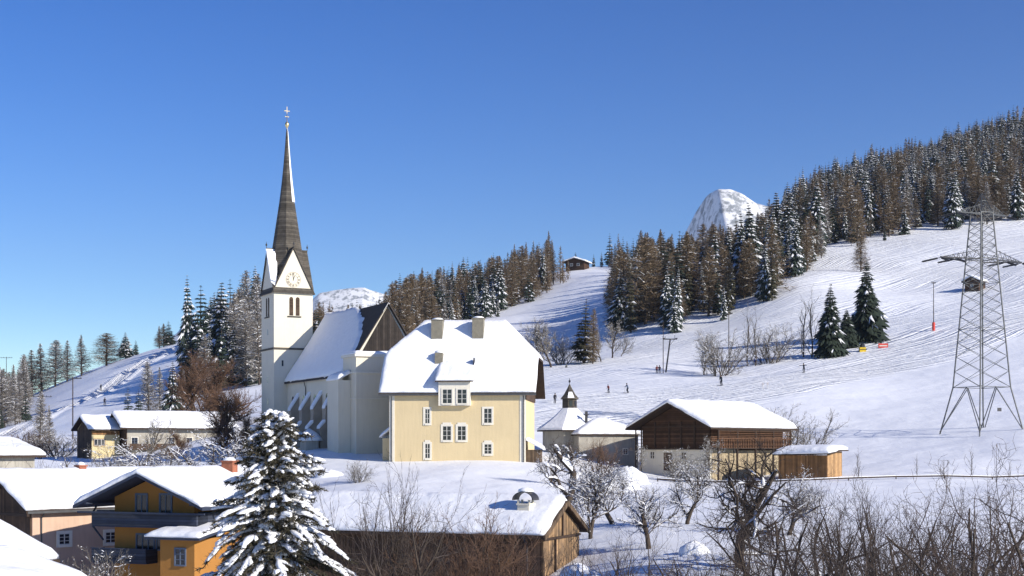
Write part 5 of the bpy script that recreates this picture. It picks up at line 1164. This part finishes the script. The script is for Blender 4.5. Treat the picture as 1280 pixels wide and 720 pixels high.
# machine and mats by the spruces
p = at(1078, 322); t = thing('lift_hut', 'small yellow and black lift machine under the larger dark spruce', 'machine', (p.x, p.y, p.z)); 
b = MB(); b.box(-.7, .7, -.6, .6, -.2, .9); obj('housing', b, YEL, t); b = MB(); b.lathe([(.62, .9), (.6, 1.4), (.3, 1.8), (.05, 1.85)], 8); obj('hood', b, METALD, t); b = MB(); b.box(-.95, .95, -.66, -.6, .35, .5); obj('stripe', b, METALD, t)
p = at(1104, 324); t = thing('safety_mat', 'red and white safety net beside the yellow lift machine', 'safety net', (p.x, p.y, p.z))
b = MB(); b.box(-1.1, 1.1, -.05, .05, .0, 1.0); mt_ = obj('net', b, RED, t); b = MB(); b.box(-.9, .9, -.08, -.051, .35, .6); obj('band', b, FRAMEW, mt_); 
for s in (-1.1, 0, 1.1): b = MB(); b.bar((s, 0, -.3), (s, 0, 1.7), .05, 5); obj('post', b, METALD, t)

# ------------------------------------------------------------------ snow-covered hummocks, wood pile
def hummock(px, D, w, h, label, seed, name='snow_hummock'):
    p = at(px, D); b = MB(); rings, k = 7, 16
    for i in range(rings+1):
        u = i/rings
        for j in range(k):
            t = 6.283*j/k; rr = w*math.sin(u*math.pi/2)*(1+.22*noise.noise((math.cos(t)*1.5+seed, math.sin(t)*1.5, u*2))); b.v.append((rr*math.cos(t), rr*.7*math.sin(t), h*math.cos(u*math.pi/2)**.8*(1+.2*noise.noise((math.cos(t)*2, math.sin(t)*2+seed, u*3)))-.25*u))
    for i in range(rings):
        for j in range(k): j2 = (j+1) % k; b.f.append((i*k+j, i*k+j2, (i+1)*k+j2, (i+1)*k+j)); b.m.append(0)
    o = obj(name, b, SNOW, None, smooth=True); o.location = p; tag(o, label, 'snow heap')
for i, (px, D, w, h, lab) in enumerate([(785, 150, 2.2, 1.5, 'rounded snow heap left of the white barn base'), (770, 143, 2.6, 1.2, 'wide snow heap in front of the outbuilding'), (752, 139, 1.8, 1.0, 'small snow heap left of the wide one'), (872, 160, 2.0, .6, 'flat snow heap before the barn door'),
    (722, 84, 1.1, .8, 'snow heap at the foot of the low barn gable'), (738, 82, .9, .5, 'smaller snow heap right of the barn gable'), (868, 84, 1.0, .7, 'snow-covered stump beside the crooked tree'), (1015, 70, .7, .8, 'snow cap on a stump amid the shrubs'), (412, 150, 1.7, .7, 'snow heap below the church buttresses'), (85, 130, 1.6, .8, 'snow heap behind the pink house roof'), (60, 150, 2.0, .8, 'snow heap beyond the snowed-in building')]): hummock(px, D, w, h, lab, i*3.3)

# ------------------------------------------------------------------ skiers
def person_mesh(name, joints, edges, radii):
    me = bpy.data.meshes.new(name); me.from_pydata(joints, edges, []); me.update(); o = bpy.data.objects.new(name, me); COL.objects.link(o)
    sk = o.modifiers.new('skin', 'SKIN'); sd = o.modifiers.new('sub', 'SUBSURF'); sd.levels = 1; sd.render_levels = 1
    for v, r in zip(me.skin_vertices[0].data, radii): v.radius = (r, r)
    me.skin_vertices[0].data[0].use_root = True
    dg = bpy.context.evaluated_depsgraph_get(); dg.update(); m = bpy.data.meshes.new_from_object(o.evaluated_get(dg)); bpy.data.objects.remove(o); return m
SKIN = mat('skin', (.5, .3, .22), .6, .05)
def clothes(rgb, nm): return mat(nm, rgb, .8, .08, 4)
BLK = clothes((.02, .022, .03), 'black_cloth')
def skier(px, y, label, jacket, trousers=None, s=1.0, rot=0, arms='down', skis=True, D=None):
    p = onground(px, y) if D is None else at(px, D); bend = .22 if skis else .05
    J = [(0,0,.95),(0,-.05-bend*.4,1.2),(0,-.08-bend*.7,1.42),(0,-.08-bend*.8,1.52),(0,-.09-bend*.9,1.66)]
    E = [(0,1),(1,2),(2,3),(3,4)]; Rr = [.15,.15,.16,.06,.105]
    for sx in (-1, 1):
        b0 = len(J)
        if arms == 'out': A = [(sx*.2,-.1-bend*.7,1.42),(sx*.46,-.2-bend,1.36),(sx*.68,-.35-bend,1.3),(sx*.76,-.4-bend,1.27)]
        elif arms == 'fwd': A = [(sx*.2,-.1-bend*.7,1.42),(sx*.30,-.12-bend,1.15),(sx*.26,-.42-bend,1.1),(sx*.25,-.5-bend,1.1)]
        else: A = [(sx*.2,-.08-bend*.7,1.42),(sx*.27,-.05-bend*.6,1.15),(sx*.28,-.15-bend*.6,.92),(sx*.28,-.17-bend*.6,.84)]
        J += A; E += [(2, b0), (b0, b0+1), (b0+1, b0+2), (b0+2, b0+3)]; Rr += [.075, .06, .045, .05]
        b0 = len(J); J += [(sx*.10,0,.88),(sx*.13,-.06-bend*.6,.50),(sx*.13,.05,.12),(sx*.13,-.02,.07),(sx*.13,-.16,.06)]; E += [(0, b0), (b0, b0+1), (b0+1, b0+2), (b0+2, b0+3), (b0+3, b0+4)]; Rr += [.11, .085, .07, .07, .05]
    m = person_mesh('person', J, E, Rr); jm = clothes(jacket, 'jacket_cloth'); m.materials.clear()
    for q in (jm, trousers or BLK, SKIN): m.materials.append(q)
    for pl in m.polygons: z = pl.center.z; pl.material_index = 1 if z < .9 and abs(pl.center.x) < .22 else (2 if z > 1.54 else 0)
    m.polygons.foreach_set('use_smooth', [True]*len(m.polygons))
    t = thing('person', label, 'person', p, rot); t.scale = (s, s, s); link('body', m, t)
    b = MB(); hc = J[4]; b.lathe([(.10, -.02), (.125, .04), (.115, .11), (.06, .16), (.01, .17)], 10, (hc[0], hc[1], hc[2]+.0)); obj('hat', b, BLK, t)
    if skis:
        for sx in (-1, 1):
            b = MB(); b.box(sx*.13-.045, sx*.13+.045, -.85, .75, -.0, .03); b.hexa([(sx*.13-.045,-1.0,.08),(sx*.13+.045,-1.0,.08),(sx*.13+.045,-.85,.0),(sx*.13-.045,-.85,.0),(sx*.13-.045,-1.0,.10),(sx*.13+.045,-1.0,.10),(sx*.13+.045,-.85,.03),(sx*.13-.045,-.85,.03)]); obj('ski', b, METALD, t)
            h_ = J[8] if sx < 0 else J[17]; b = MB(); b.bar((h_[0], h_[1], h_[2]+.08), (h_[0]+sx*.12, h_[1]+.25, .02), .012, 5); obj('ski_pole', b, METALD, t)
skier(693.5, 505.5, 'person in dark clothes standing on the slope left of the chapel turret', (.03, .03, .04), rot=20, skis=False, arms='down')
skier(761, 491, 'small skier in red on the slope behind the outbuilding', (.25, .06, .05), s=.85, rot=-40, skis=True)
skier(785, 491.5, 'skier in a grey-blue jacket right of the small red one', (.10, .13, .2), rot=-60, arms='fwd')
skier(821, 468, 'person in dark red standing by the drag lift, left of two', (.16, .04, .04), rot=10, skis=False)
skier(824.5, 468, 'person in black standing by the drag lift, right of two', (.03, .03, .04), rot=-20, skis=False)
skier(902, 482, 'skier in black gliding alone above the barn roof', (.02, .03, .04), rot=-50, arms='down', s=1.15)
skier(943, 457, 'skier in a bright blue suit next to the round bush', (.05, .11, .5), clothes((.05, .09, .35), 'blue_trousers'), rot=30)
skier(951, 456.5, 'skier in dark blue right of the bright blue one', (.03, .05, .12), rot=-30)
skier(1005, 466, 'skier in black with arms stretched out mid-slope', (.02, .03, .05), rot=-30, arms='out', s=1.1)
skier(126, 489, 'tiny skier in dark clothes on the left ski run', (.03, .04, .06), rot=30, s=1.4)
skier(130.7, 508, 'tiny skier lower down on the left ski run', (.04, .04, .06), rot=30, s=1.3)
for px, lab in ((953.5, 'left one of two pale marker stakes on the ski run'), (959.5, 'right one of two pale marker stakes on the ski run')):
    p = onground(px, 486); t = thing('marker_stake', lab, 'stake', p); b = MB(); b.bar((0, 0, -.3), (0, 0, 1.1), .05, 5); obj('stake', b, FRAMEW, t); b = MB(); b.box(-.2, .2, -.02, .02, .7, 1.1); obj('flag', b, mat('pale_flag', (.45, .42, .45), .8), t)
